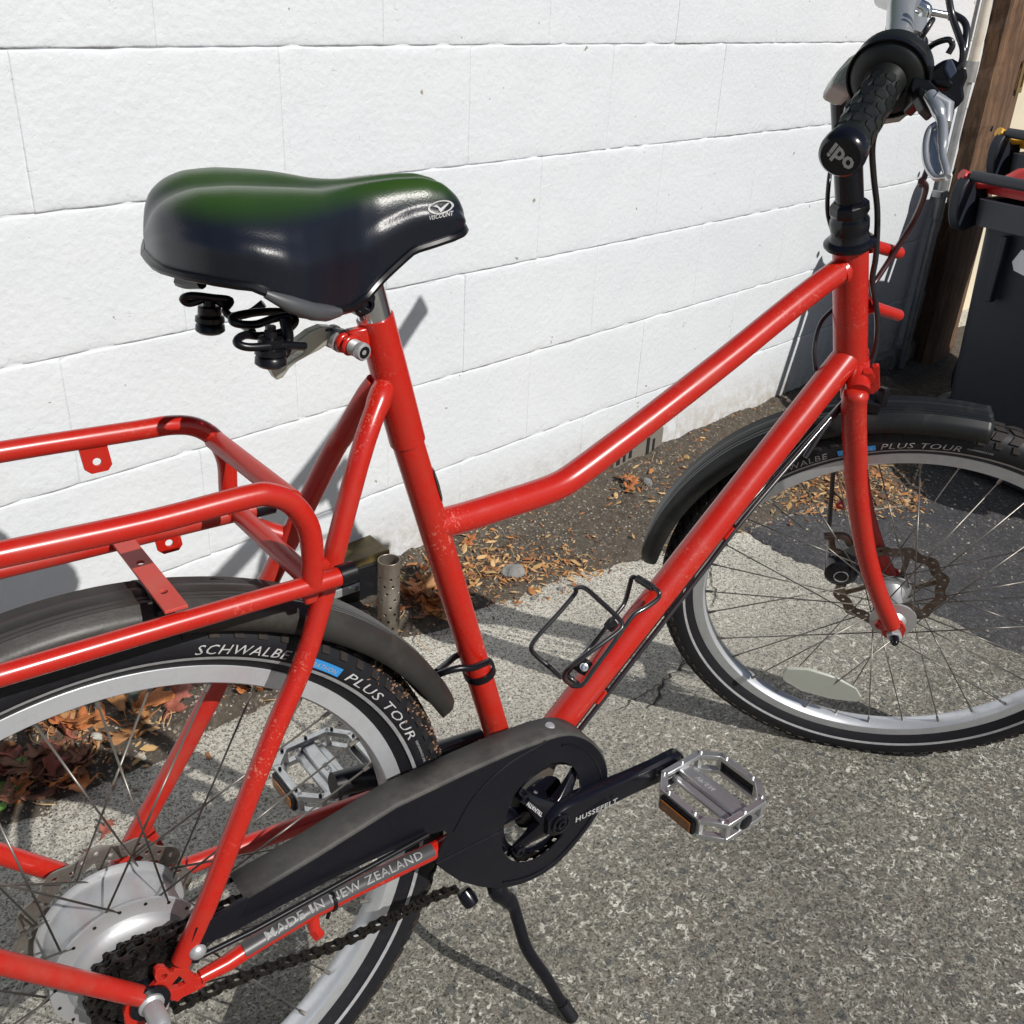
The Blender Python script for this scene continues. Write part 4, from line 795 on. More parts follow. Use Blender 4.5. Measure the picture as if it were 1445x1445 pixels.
# sprockets and their grime
def gear(r, nt, y0, th, c, m, name, parent, inner=0.012, T=None):
    out = []
    for k in range(nt * 4):
        a = 2 * math.pi * k / (nt * 4); rr = r + (0.0028, 0.0028, -0.0022, -0.0022)[k % 4]
        out.append(V(c) + V((rr * math.cos(a), y0, rr * math.sin(a))))
    inn = circ(V(c) + V((0, y0, 0)), inner, V((1, 0, 0)), V((0, 0, 1)), 30)
    return ngon_hole(out, [inn], (0, th, 0), name, m, parent)
for i, (r, nt) in enumerate(((0.043, 22), (0.039, 20), (0.035, 18), (0.031, 16))): gear(r, nt, -0.0375 - 0.0045 * i, -0.002, RA, GREASE, 'sprocket', rw)
part('sprocket_carrier', GREASE, lathe([(0, -0.034), (0.036, -0.034), (0.030, -0.05), (0.018, -0.055), (0.0, -0.056)], RA, (0, 1, 0), 30), parent=rw)
def rotor(T, y, parent, r_out, m):
    c = T(V((0, y, 0)))
    out = [T(V(((r_out + 0.003 * math.cos(12 * a)) * math.cos(a), y, (r_out + 0.003 * math.cos(12 * a)) * math.sin(a)))) for a in [2 * math.pi * k / 144 for k in range(144)]]
    inn = [T(V(((r_out - 0.016 + 0.002 * math.cos(12 * a)) * math.cos(a), y, (r_out - 0.016 + 0.002 * math.cos(12 * a)) * math.sin(a)))) for a in [2 * math.pi * k / 96 for k in range(96)]]
    hl = []
    for k in range(36):
        a = 2 * math.pi * k / 36; rr = r_out - (0.0045, 0.008, 0.0115)[k % 3]; hl.append([T(V((rr * math.cos(a) + 0.0024 * math.cos(t), y, rr * math.sin(a) + 0.0024 * math.sin(t)))) for t in [2 * math.pi * j / 8 for j in range(8)]])
    ngon_hole(out, [inn] + hl, (T(V((0, 0.0018, 0))) - T(V((0, 0, 0)))), 'brake_disc', m, parent)
    for k in range(6):
        a = 2 * math.pi * k / 6; b_ = a + 0.5
        p = [(0.019, a - .22), (0.019, a + .22), (r_out - 0.0145, b_ + .07), (r_out - 0.0145, b_ - .07)]
        part('disc_arm', m, prism([T(V((r * math.cos(t), y, r * math.sin(t)))) for r, t in p], T(V((0, 0.0018, 0))) - T(V((0, 0, 0)))), smooth=False, parent=parent)
rotor(TR_, 0.043, rw, 0.0775, mat('grey_rotor_steel', (0.33, 0.31, 0.28), 0.4, 0.75, var=(0.22, 0.18, 0.15), scale=40)); rotor(FL, 0.036, fw, 0.080, ROTOR)
# front hub
fo = FL(V((0, 0, 0))); fa = FL(V((0, 1, 0))) - fo
part('front_hub', SILV, lathe([(0.0, -0.046), (0.009, -0.046), (0.013, -0.040), (0.017, -0.036), (0.018, -0.034), (0.0325, -0.0325), (0.0325, -0.029), (0.020, -0.027), (0.016, -0.018), (0.0155, 0.015), (0.020, 0.024), (0.031, 0.0255), (0.031, 0.0285), (0.021, 0.031), (0.021, 0.038), (0.012, 0.044), (0, 0.046)], fo, fa, 44), parent=fw)
part('axle_nut', SILV, lathe([(0.0, 0.0), (0.0105, 0.0), (0.0105, 0.007), (0.008, 0.009), (0.008, 0.009)], FL(V((0, -0.0575, 0))), -fa, 6), parent=fw, smooth=False)
part('axle_cap', BMET, lathe([(0.0062, 0.0), (0.0062, 0.010), (0.004, 0.014), (0.0, 0.015)], FL(V((0, -0.064, 0))), -fa, 18), parent=fw)
# spoke reflector
rfp = [FP(x, y, -0.012) for x, y in ((1103, 951), (1110, 944), (1140, 945), (1180, 957), (1209, 972), (1216, 984), (1208, 991), (1172, 987), (1132, 976), (1106, 961))]
part('spoke_reflector', CLR, prism(rfp, fa * 0.006), bevel=0.002, parent=fw)
# ---- fork
def leg(y, m): 
    pts = [FL(V(q)) for q in ((-0.180, y, 0.378), (-0.178, y, 0.355), (-0.1528, y, 0.286), (-0.128, y, 0.2215), (-0.0854, y, 0.131), (-0.0429, y, 0.0603), (-0.006, y * 1.02, 0.010))]
    sp_ = spline(pts, 5); n_ = len(sp_); return part('fork_leg', m, tube(sp_, [0.009, 0.0135] + [0.0155 - 0.0030 * lsm(i / n_) for i in range(2, n_)], 22))
leg(-0.051, RED); leg(0.051, REDD)
def fdrop(y, m):
    c = FL(V((0, y, 0)))
    out = [FL(V(q)) for q in ((-0.017, y, 0.024), (0.004, y, 0.022), (0.013, y, 0.012), (0.0145, y, -0.002), (0.009, y, -0.012), (0.004, y, -0.014), (0.002, y, -0.005), (-0.004, y, -0.005), (-0.006, y, -0.014), (-0.013, y, -0.010), (-0.018, y, -0.001), (-0.026, y, 0.001), (-0.031, y, 0.007), (-0.028, y, 0.014), (-0.022, y, 0.015))]
    ngon_hole(out, [[FL(V((-0.0255 + 0.0022 * math.cos(t), y, 0.0075 + 0.0022 * math.sin(t)))) for t in [2 * math.pi * j / 10 for j in range(10)]]], fa * (0.006 if y > 0 else -0.006), 'fork_end', m, bike, 0.0008)
fdrop(-0.051, RED); fdrop(0.051, REDD)
crown = (FL(V((-0.180, -0.051, 0.372))) + FL(V((-0.180, 0.051, 0.372)))) / 2
part('fork_crown', RED, tube([FL(V((-0.180, -0.052, 0.374))), FL(V((-0.182, -0.02, 0.384))), FL(V((-0.182, 0.02, 0.384))), FL(V((-0.180, 0.052, 0.374)))], 0.0145, 18), tube([ht1 - ha * 0.004, FL(V((-0.182, 0.0, 0.382)))], 0.016, 20))
part('crown_race', BMET, lathe([(0.024, -0.010), (0.024, -0.001), (0.014, 0.0)], ht1, ha, 30))
# red front carrier lugs on the head tube
for (x0, y0, x1, y1) in ((1222, 344, 1269, 357), (1222, 430, 1268, 445)):
    a = P(x0, y0, -0.004); c = P(x1, y1, -0.004); d = (c - a).normalized()
    part('carrier_lug', RED, tube([a, c], 0.0072, 18, caps=False), tube([c, a], 0.0050, 18, caps=False), lathe([(0.0050, 0), (0.0072, 0)], c, d, 18), lathe([(0.010, -0.002), (0.010, 0.002), (0, 0.003)], P(1228, y0 + 1, -0.004), d, 18))
# lock hook on the crown
hk = [FP(1222, 512, -0.02), FP(1237, 515, -0.02), FP(1242, 517, -0.02), FP(1242, 548, -0.02), FP(1232, 556, -0.02), FP(1220, 554, -0.02), FP(1222, 545, -0.02), FP(1232, 543, -0.02), FP(1233, 524, -0.02), FP(1224, 530, -0.02)]
part('crown_hook', RED, prism([FP(*q, -0.02) for q in ((1231, 518), (1241, 517), (1242, 548), (1232, 557), (1221, 555), (1222, 546), (1231, 543))], fa * 0.008), smooth=False, bevel=0.001)
part('crown_lug', RED, lathe([(0.0, 0), (0.010, 0), (0.010, 0.012), (0, 0.012)], FP(1222, 528, -0.03), -fa, 6), smooth=False)
# ---- headset, quill stem
h0 = ht0
part('headset_cup', BMET, lathe([(0.0, -0.001), (0.0270, -0.001), (0.0288, 0.0015), (0.0286, 0.0040), (0.0262, 0.0062), (0.0225, 0.0080), (0.0212, 0.012), (0.0205, 0.014), (0.0205, 0.020), (0, 0.02)], h0, ha, 40))
part('headset_locknut', BMET, lathe([(0.0, 0.017), (0.0208, 0.017), (0.0214, 0.020), (0.0214, 0.030), (0.0195, 0.033), (0.0180, 0.036), (0.0180, 0.038)], h0, ha, 36))
part('headset_nut', BMET, lathe([(0.0, 0.036), (0.0205, 0.036), (0.0218, 0.039), (0.0212, 0.048), (0.0165, 0.0525), (0, 0.053)], h0, ha, 8), smooth=False, bevel=0.001)
qtop = P(1193, 138)
part('quill_stem', BMET, tube([h0 + ha * 0.05, qtop], 0.0152, 28), lathe([(0.0152, 0), (0.014, 0.003), (0.006, 0.0035), (0.0055, 0.001), (0, 0.001)], qtop, (qtop - h0), 28))
# ---- handlebar
gE = V((0.59462, -0.16835, 0.67054)) + AX; gF = V((0.70441, -0.12055, 0.72116)) + AX; gd = (gF - gE).normalized()
b1 = D(1268, 62, 1.035); b2 = D(1271, 10, 1.12); b3 = D(1270, -60, 1.30)
part('handlebar', BAR, tube(spline([gE + gd * 0.01, gF, b1, b2, V((0.84, -0.030, 0.806)) + AX, V((0.941, 0.052, 0.857)) + AX, V((1.020, 0.117, 0.906)) + AX], 6), 0.0118, 22), tube(spline([D(1285, 60, 1.10), D(1287, 10, 1.15), V((0.835, -0.01, 0.79)) + AX], 5), 0.0125, 18))
part('stem_arm', BMET, tube([qtop - ha * 0.012, D(1250, 128, 1.14), D(1292, 60, 1.2)], 0.013, 18))
gu, gw, _ = frame_of(gd)
gL0 = V((0.941, 0.052, 0.857)) + AX; gL1 = V((1.028, 0.124, 0.912)) + AX; gld = (gL0 - gL1).normalized()
part('handlebar_grip', GRIPM, lathe([(0.0, -0.002), (0.0150, -0.002), (0.0182, 0.002), (0.0172, 0.014), (0.0165, 0.020), (0.0165, 0.112), (0.0185, 0.118), (0.0, 0.12)], gL1, gld, 30))
grip = part('handlebar_grip', GRIPM, lathe([(0.0, -0.002), (0.0150, -0.002), (0.0182, 0.002), (0.0186, 0.006), (0.0172, 0.014), (0.0158, 0.020), (0.0158, 0.118), (0.0185, 0.122), (0.0185, 0.128), (0.0, 0.128)], gE, gd, 40))
# raised pads on the grip
v = []; f = []
for r_ in range(6):
    for k in range(9):
        a0 = 2 * math.pi * (k + (0.5 if r_ % 2 else 0)) / 9; h_ = 0.028 + r_ * 0.0155
        o_ = len(v); hexp = [(-.29, 0), (-.2, .0062), (.2, .0062), (.29, 0), (.2, -.0062), (-.2, -.0062)]
        for s_, rr in ((1.0, 0.0156), (0.88, 0.0171)):
            for da, dh in hexp: v.append(gE + gd * (h_ + dh * s_ * 1.08) + gu * (rr * math.cos(a0 + da * s_ * 1.12)) + gw * (rr * math.sin(a0 + da * s_ * 1.12)))
        f.append(tuple(o_ + 6 + i for i in range(6))); f += [(o_ + i, o_ + (i + 1) % 6, o_ + 6 + (i + 1) % 6, o_ + 6 + i) for i in range(6)]
part('grip_pads', GRIPM, (v, f), smooth=False, parent=grip)
cap = part('grip_end_cap', BMET, lathe([(0.0188, 0.006), (0.0192, -0.001), (0.0185, -0.005), (0.016, -0.0078), (0.0, -0.0085)], gE, gd, 40), parent=grip)
vr = (R.transposed() @ V((1, 0, 0))); vd_ = (R.transposed() @ V((0, -1, 0)))
tx = (vr - gd * vr.dot(gd)).normalized(); ty_ = gd.cross(tx); 
if ty_.dot(vd_) < 0: ty_ = -ty_
ca, sa = math.cos(math.radians(-32)), math.sin(math.radians(-32)); e1 = tx * ca + ty_ * sa; e2 = -tx * sa + ty_ * ca
# the maker's mark sits turned upside down on the end cap
lettering('odi', 0.0185, lambda x, y: gE - gd * 0.0088 - e1 * (x - 0.0115) - e2 * (y - 0.006), WHT, cap, 0.0006, -0.2, 1.0)
part('grip_flange', GRIPM, lathe([(0.0, 0.124), (0.020, 0.122), (0.029, 0.126), (0.0335, 0.131), (0.035, 0.138), (0.0345, 0.150), (0.031, 0.156), (0.016, 0.158), (0, 0.158)], gE, gd, 48))
part('flange_seam', BLK, lathe([(0.0338, 0.1285), (0.0352, 0.1285), (0.0352, 0.1345), (0.0338, 0.1345)], gE, gd, 48, closed=True))
# shifter / brake lever cluster
def lump(name, m, pts, r, parent=None, seg=12, bevel=0): return part(name, m, tube(spline(pts, 4), r, seg), parent=parent)
cl = part('lever_clamp', BMET, tube([gF + gd * 0.030, gF + gd * 0.048], 0.0175, 22))
part('clamp_bolt', BMET, tube([D(1272, 62, 1.02), D(1298, 92, 1.04)], 0.0095, 12), tube([D(1290, 70, 1.03), D(1303, 84, 1.035)], 0.0065, 8), parent=cl)
def slab(name, m, pts, t, th, parent=None, bevel=0.0015): 
    fwd = R.transposed() @ V((0, 0, 1)); p = [D(x, y, t) for x, y in pts]; return part(name, m, prism(p, fwd * th), smooth=False, bevel=bevel, parent=parent)
sh = slab('shifter_body', BMET, [(1304, 104), (1332, 82), (1346, 80), (1366, 92), (1368, 108), (1362, 122), (1364, 140), (1350, 150), (1336, 145), (1318, 130), (1302, 118)], 1.02, 0.030, None, 0.004)
slab('shifter_window', mat('shifter_grey', (0.06, 0.075, 0.12), 0.3), [(1335, 84), (1344, 82), (1352, 100), (1340, 112), (1332, 98)], 1.016, 0.004, sh)
slab('shifter_paddle', BLK, [(1316, 110), (1342, 112), (1348, 118), (1340, 124), (1318, 120)], 1.005, 0.010, sh, 0.002)
slab('lever_mount', BMET, [(1290, 108), (1312, 112), (1330, 130), (1344, 146), (1350, 152), (1346, 158), (1336, 156), (1320, 142), (1306, 140), (1300, 152), (1288, 146), (1284, 124)], 1.0, 0.022, None, 0.003)
slab('lever_reach_bolt', BLK, [(1296, 120), (1308, 126), (1316, 144), (1322, 158), (1316, 164), (1304, 152), (1296, 136)], 0.985, 0.014, None, 0.003)
lv = [D(1312, 134, 0.985), D(1322, 152, 0.975), D(1329, 172, 0.968), D(1330, 195, 0.957), D(1330, 220, 0.945), D(1335, 240, 0.935), D(1336, 250, 0.93)]
LVM = mat('polished_lever', (0.62, 0.63, 0.64), 0.27, 0.75)
bl_ = part('brake_lever', LVM, tube(spline(lv, 5), [0.0056] * 8 + [0.0045] * 10 + [0.0034] * 8 + [0.0030] * 5, 14), tube(spline([D(1329, 172, 0.972), D(1313, 182, 0.968), D(1306, 205, 0.956), D(1308, 232, 0.944), D(1320, 250, 0.936), D(1336, 250, 0.930)], 6), 0.0029, 12), tube([D(1318, 138, 0.98), D(1336, 150, 0.98), D(1334, 175, 0.97)], [0.006, 0.0065, 0.005], 12))
part('lever_cutout_web', LVM, prism([D(1327, 178, 0.966), D(1315, 186, 0.966), D(1309, 206, 0.956), D(1311, 230, 0.944), D(1321, 245, 0.938), D(1330, 240, 0.938), D(1328, 205, 0.952)], R.transposed() @ V((0, 0, 0.0025))), smooth=False, parent=bl_)
# bell / display pod behind the grip
BELL = mat('grey_pod_green_reflection', (0.33, 0.36, 0.30), 0.35, 0, coat=0.3)  # grey pod; the green it mirrors is mixed into its base colour
slab('pod', BELL, [(1172, 119), (1183, 98), (1207, 71), (1222, 76), (1222, 108), (1204, 128), (1196, 131)], 1.05, 0.035, None, 0.006)
part('pod_underside', mat('pinkish_grey_plastic', (0.42, 0.36, 0.34), 0.4), prism([D(1172, 119, 1.045), D(1222, 98, 1.045), D(1222, 112, 1.045), D(1200, 133, 1.045)], R.transposed() @ V((0, 0, 0.03))), smooth=False, bevel=0.003)
part('pod_underside', bpy.data.materials['pinkish_grey_plastic'], tube([D(1245, 166, 1.04), D(1265, 158, 1.04), D(1282, 150, 1.05)], [0.006, 0.009, 0.006], 12))
# mirror / bell linkage seen right of the bar
part('clamp_knuckle', CHR, tube(spline([D(1296, 8, 1.06), D(1306, 14, 1.06), D(1304, 24, 1.06)], 4), 0.006, 10), tube([D(1303, 15, 1.06), D(1340, 22, 1.07)], 0.0030, 10), tube([D(1340, 22, 1.07), D(1350, 26, 1.07)], 0.004, 10))
CABLE = mat('black_cable', (0.016, 0.015, 0.018), 0.3, coat=0.4)
def cable(pts, r=0.0024, m=CABLE): return part('cable', m, tube(spline(pts, 7), r, 9))
cable([D(1336, -20, 1.04), D(1343, 20, 1.04), D(1353, 50, 1.03), D(1359, 70, 1.02), D(1357, 95, 1.02)], 0.0030)
cable([D(1345, 20, 1.045), D(1360, 30, 1.04), D(1364, 48, 1.03), D(1358, 85, 1.02), D(1352, 97, 1.02)], 0.0030)
cable([D(1292, 62, 1.1), D(1306, 44, 1.08), D(1316, 28, 1.07), D(1308, 40, 1.06), D(1298, 60, 1.06), D(1300, 88, 1.05)], 0.0026)
cable([D(1302, 76, 1.04), D(1318, 62, 1.03), D(1338, 56, 1.02), D(1344, 64, 1.02), D(1338, 76, 1.02)], 0.0026)
cable([D(1254, 36, 1.12), D(1249, 62, 1.11), D(1240, 90, 1.10)], 0.0026)
cable([P(1300, 255, -0.08), P(1306, 268, -0.07), P(1290, 310, -0.03), P(1262, 356, -0.015), P(1240, 390, -0.012), P(1230, 404, -0.012)], 0.0034, mat('maroon_cable', (0.045, 0.012, 0.014), 0.35))
cable([D(1328, 160, 1.03), P(1318, 210, -0.09), P(1300, 262, -0.07)], 0.0030)
cable([D(1240, 170, 1.08), P(1231, 205, -0.03), P(1233, 250, -0.02), P(1238, 300, -0.018), P(1236, 360, -0.018), P(1231, 395, -0.016), P(1236, 430, -0.016), P(1238, 465, -0.015), P(1232, 505, -0.013), P(1210, 545, -0.010), P(1166, 600, -0.008), P(1136, 645, -0.006)], 0.0034)
cable([D(1196, 150, 1.1), P(1175, 225, 0.03), P(1169, 262, 0.03), P(1168, 300, 0.03), P(1176, 330, 0.03)], 0.0026)
cable([P(1178, 434, 0.03), P(1158, 456, 0.03), P(1149, 490, 0.025), P(1151, 522, 0.02)], 0.0026)
ddir = (P(1060, 674) - P(787, 1022)).normalized(); dn_ = V((ddir.z, 0, -ddir.x)); rdt = px_w(P(1000, 750), 42.5)
if dn_.z > 0: dn_ = -dn_
base_ = P(787, 1022)
for off, hh_ in ((-0.008, 0.003), (0.002, 0.0045)):
    pts = [P(1200, 556, off)] + [base_ + ddir * t + dn_ * (rdt + hh_) + V((0, off - 0.006, 0)) for t in (0.34, 0.25, 0.15, 0.05, 0.0)]
    cable(pts, 0.0030)
for t in (0.30, 0.055, 0.17):
    c_ = base_ + ddir * t + dn_ * (rdt + 0.0015) + V((0, -0.008, 0))
    if t != 0.17: part('cable_guide', RED, box(c_, 0.009, 0.007, 0.0045, (ddir, V((0, 1, 0)), dn_)), smooth=False, bevel=0.001)
    part('cable_tie', BLK, lathe([(0.0055, -0.0015), (0.0065, -0.0015), (0.0065, 0.0015), (0.0055, 0.0015)], c_ + dn_ * 0.003 + ddir * 0.012, ddir, 14, closed=True))
# ---- front disc caliper
cpc = FL(V((-0.078, 0.040, 0.012)))
cal = part('brake_caliper', BMET, lathe([(0.0, -0.010), (0.019, -0.010), (0.024, -0.005), (0.024, 0.012), (0.015, 0.018), (0, 0.018)], cpc, -fa, 30), box(FL(V((-0.062, 0.045, 0.028))), 0.020, 0.012, 0.018))
part('caliper_logo', GREYP, lathe([(0.0095, 0), (0.0108, 0.0004), (0.0108, 0.0008), (0.0095, 0.0008)], cpc - fa * 0.0185, -fa, 24, closed=True), parent=cal)
part('caliper_arm', ROTOR, tube(spline([FP(1172, 752, 0.05), FP(1176, 775, 0.045), FP(1186, 780, 0.045), FP(1196, 800, 0.045)], 4), 0.0045, 10), tube(spline([FP(1163, 756, 0.05), FP(1190, 756, 0.05), FP(1200, 768, 0.05)], 4), 0.006, 10), parent=cal)
cable([FP(1176, 660, 0.05), FP(1173, 700, 0.05), FP(1170, 742, 0.05)], 0.0034); part('cable_ferrule', SILV, tube([FP(1170, 762, 0.05), FP(1169, 790, 0.05)], 0.0032, 10), parent=cal)
part('fork_eyelet', RED, lathe([(0.0028, -0.002), (0.0066, -0.002), (0.0066, 0.002), (0.0028, 0.002)], FP(1186, 713, 0.045), fa, 18, closed=True))
# ---- fenders
def fender(T, r_, a0, a1, m, tip0=True, tip1=True, hw=0.029, lift=None):
    v = []; f = []; n_ = 80; cross = [(-1.0, -0.019), (-0.99, -0.010), (-0.95, -0.004), (-0.86, -0.0012), (-0.80, 0.0004)] + [(q_ + dq, zq) for q_ in (-0.64, -0.44, -0.24) for dq, zq in ((-0.030, 0.0044), (-0.012, 0.0012), (0.012, 0.0012), (0.030, 0.0048))] + [(0, 0.006)] + [(q_ + dq, zq) for q_ in (0.24, 0.44, 0.64) for dq, zq in ((-0.030, 0.0048), (-0.012, 0.0012), (0.012, 0.0012), (0.030, 0.0044))] + [(0.80, 0.0004), (0.86, -0.0012), (0.95, -0.004), (0.99, -0.010), (1.0, -0.019)]
    for k in range(n_ + 1):
        t = k / n_; a = math.radians(a0 + (a1 - a0) * t); wsc = 1.0
        for flag, q in ((tip0, t), (tip1, 1 - t)):
            if flag and q < 0.06: wsc *= math.sqrt(max(0.0, 1 - (1 - q / 0.06) ** 2)) * 0.75 + 0.25
        rr_ = r_ + (lift(t) if lift else 0)
        for yy, dz in cross: v.append(T(V(((rr_ + dz * (0.4 + 0.6 * wsc)) * math.cos(a), yy * hw * wsc, (rr_ + dz * (0.4 + 0.6 * wsc)) * math.sin(a)))))
    m_ = len(cross)
    for k in range(n_):
        for j in range(m_ - 1): f.append((k * m_ + j, k * m_ + j + 1, (k + 1) * m_ + j + 1, (k + 1) * m_ + j))
    o = part('fender', m, (v, f)); s_ = o.modifiers.new('thick', 'SOLIDIFY'); s_.thickness = 0.0022; s_.offset = 0; return o
fr = fender(TR_, 0.344, 19.5, 175, FEND, tip0=True, tip1=False, lift=lambda t: 0.003 + 0.016 * max(0, 1 - t / 0.35) ** 1.3)
fr['label'] = 'grey black ribbed rear fender under the rack'
ff = fender(FL, 0.343, 90.5, 183, mat('dark_front_fender', (0.012, 0.013, 0.014), 0.38, 0, spec=0.35, dust=((0.085, 0.085, 0.062), 0.5, 14)), tip0=False, tip1=True, lift=lambda t: 0.003 + 0.021 * lsm(t / 0.6))
ff['label'] = 'black ribbed front fender, short at the front'
# fender fixings
part('fender_bracket', BLK, tube(spline([P(612, 955, -0.004), P(628, 948, -0.018), P(648, 943, -0.024), P(668, 942, -0.026), P(688, 934, -0.018)], 4), 0.0035, 10), tube(spline([P(616, 948, 0.004), P(632, 935, 0.02), P(645, 925, 0.026), P(662, 922, 0.02)], 4), 0.0035, 10))
sd_ = (st_low - st_mid).normalized(); cc_ = P(676, 946, 0); part('clamp_band', BLK, lathe([(rs2 + 0.0002, -0.004), (rs2 + 0.003, -0.004), (rs2 + 0.003, 0.004), (rs2 + 0.0002, 0.004)], cc_, (sd_ + V((0, 0.0, 0.0))), 30, closed=True))
def fband(a0, a1, T, r_, m, hw=0.0305, nm='fender_strap'):
    v = []; f = []; n_ = 5; crs = [(-1, -0.018), (-.9, 0.0), (-.5, 0.006), (0, 0.0085), (.5, 0.006), (.9, 0.0), (1, -0.018)]
    for k in range(n_ + 1):
        a = math.radians(a0 + (a1 - a0) * k / n_)
        for yy, dz in crs: v.append(T(V(((r_ + dz) * math.cos(a), yy * hw, (r_ + dz) * math.sin(a)))))
    for k in range(n_):
        for j in range(6): f.append((k * 7 + j, k * 7 + j + 1, (k + 1) * 7 + j + 1, (k + 1) * 7 + j))
    o = part(nm, m, (v, f)); s_ = o.modifiers.new('thick', 'SOLIDIFY'); s_.thickness = 0.003; return o
fband(78.2, 80.6, TR_, 0.3485, BLK)
part('fender_mount', BLK, prism([P(x, y, 0.012) for x, y in ((288, 822), (300, 817), (345, 822), (395, 838), (420, 856), (372, 850), (330, 842), (300, 838))], (0, 0.004, 0)), box(P(330, 845, 0.0), 0.028, 0.016, 0.004), smooth=False, bevel=0.002)
part('fender_mount', BLK, box(FL(V((-0.150, 0.0, 0.336))), 0.012, 0.022, 0.008, (FL(V((1, 0, 0))) - fo, fa, FL(V((0, 0, 1))) - fo)), box(FL(V((-0.140, -0.012, 0.350))), 0.006, 0.006, 0.012), smooth=False, bevel=0.002)
# ---- rack
RR = 0.0082; RTR = 0.0095
part('rack_rail', RED, tube([P(-60, 971, -0.065), P(242, 882, -0.065), P(464, 818, -0.065), P(486, 811, -0.065)], 0.0078, 20), label='lower near rail of the rear rack')
part('rail_plug', BLK, tube([P(478, 813, -0.065), P(499, 806, -0.065)], 0.0088, 20))
part('rack_rail', RED, tube(spline([P(-70, 798, -0.065), P(0, 783, -0.065), P(208, 738, -0.065), P(346, 702, -0.065), P(381, 698, -0.065), P(412, 711, -0.065), P(434, 741, -0.065), P(441, 781, -0.065), P(440, 822, -0.065)], 6), 0.0088, 20))
dz_ = P(464, 818, -0.065).z - P(0, 953, -0.065).z
a_ = P(464, 818, -0.065); c_ = P(-60, 971, -0.065)
part('rack_rail', REDD, tube([V((c_.x - .02, 0.065, c_.z + 0.007)), V((a_.x, 0.065, a_.z + 0.007))], 0.0074, 18)); part('rail_plug', BLK, tube([V((a_.x - 0.004, 0.065, a_.z + 0.007)), V((a_.x + 0.014, 0.065, a_.z + 0.007))], 0.0080, 18))
part('rack_rail', RED, tube(spline([P(-70, 653, 0.065), P(0, 638, 0.065), P(190, 608, 0.065), P(242, 600, 0.065), P(277, 603, 0.065), P(304, 620, 0.065), P(319, 650, 0.065), P(322, 691, 0.065), P(326, 730, 0.065)], 6), 0.0080, 18))
part('rack_cross_tube', REDD, tube([P(302, 620, 0.065), P(412, 706, -0.065)], 0.0084, 18)); part('rack_cross_tube', REDD, tube([P(334, 722, 0.065), P(438, 818, -0.065)], 0.0084, 18))
fb = [P(158, 764, 0.060), P(178, 759, 0.060), P(264, 866, -0.062), P(238, 874, -0.062)]
fbc = (fb[0] + fb[1] + fb[2] + fb[3]) / 4; lx = ((fb[3] + fb[2]) - (fb[0] + fb[1])).normalized(); wx_ = (fb[1] - fb[0]).normalized()
zt = P(250, 870, -0.065).z + 0.0050
pf0 = V((P(168, 765, .065).x, 0.066, zt)); pf1 = V((P(250, 872, -.065).x, -0.066, zt)); lx = (pf1 - pf0).normalized(); wv_ = lx.cross(V((0, 0, 1))).normalized(); hb = 0.0085
mid_ = pf0.lerp(pf1, .5)
ngon_hole([pf0 + wv_ * hb, pf1 + wv_ * hb, pf1 - wv_ * hb, pf0 - wv_ * hb], [circ(pf0.lerp(pf1, .42), 0.0030, lx, wv_, 12), circ(pf0.lerp(pf1, .80), 0.0030, lx, wv_, 12)], (0, 0, 0.0028), 'rack_cross_plate', mat('sunlit_dusty_red', (0.50, 0.055, 0.04), 0.5, 0, dust=((0.4, 0.2, 0.15), 0.5, 30)), bike, 0.0005)  # plate gets a paler copy of the dusty red, sunlight put into its colour
def rtab(x0, y0, y_, m):
    c = P(x0, y0, y_); ux = V((1, 0, 0.02)).normalized(); uz = V((0.12, 0, -1)).normalized(); w2 = 0.0105
    out = [c - ux * w2, c + ux * w2, c + ux * w2 + uz * 0.018, c + ux * w2 * .6 + uz * 0.0225, c - ux * w2 * .6 + uz * 0.0225, c - ux * w2 + uz * 0.018]
    ngon_hole(out, [circ(c + uz * 0.0135, 0.0033, ux, uz, 12)], (0, 0.0025, 0), 'rack_tab', m, bike, 0.0004)
rtab(131, 630, 0.062, RED); rtab(234, 747, 0.060, RED)
part('stay_bridge', REDD, tube([P(352, 735, 0.04), P(395, 755, 0.0), P(415, 775, -0.03)] if False else [P(362, 745, 0.055), P(420, 762, 0.042)], 0.009, 14))
part('rack_bolt', RED, lathe([(0.005, 0), (0.0045, 0.003), (0, 0.0035)], P(456, 795, -0.07), (0, -1, 0), 6), smooth=False); part('rack_gusset', REDD, prism([P(428, 826, -0.055), P(452, 820, -0.055), P(450, 850, -0.055), P(432, 856, -0.055)], (0, 0.008, 0)), bevel=0.002)
# ---- seat post, clamp, quick release
stv = (st_top - st_mid).normalized()
part('seat_post', CHR, tube([st_top - stv * 0.04, st_top + stv * 0.052], 0.0136, 28))
part('saddle_clamp', BLK, tube([st_top + stv * 0.032, st_top + stv * 0.058], 0.0195, 24), lathe([(0.0, 0.0), (0.0090, 0.0), (0.0090, 0.040), (0.0, 0.040)], P(512, 428, -0.018), (0, 1, 0), 20), prism([P(x, y, -0.014) for x, y in ((500, 440), (505, 418), (522, 402), (532, 420), (524, 442), (510, 450))], (0, 0.030, 0)), bevel=0.002)
part('clamp_bolt', BMET, lathe([(0.0070, 0), (0.0070, 0.006), (0.004, 0.007), (0.004, 0.004), (0, 0.004)], P(512, 428, -0.018), (0, -1, 0), 16))
qA = P(474, 477, 0.012); qB = P(513, 497, -0.022); qa = (qB - qA).normalized(); QL = (qB - qA).length
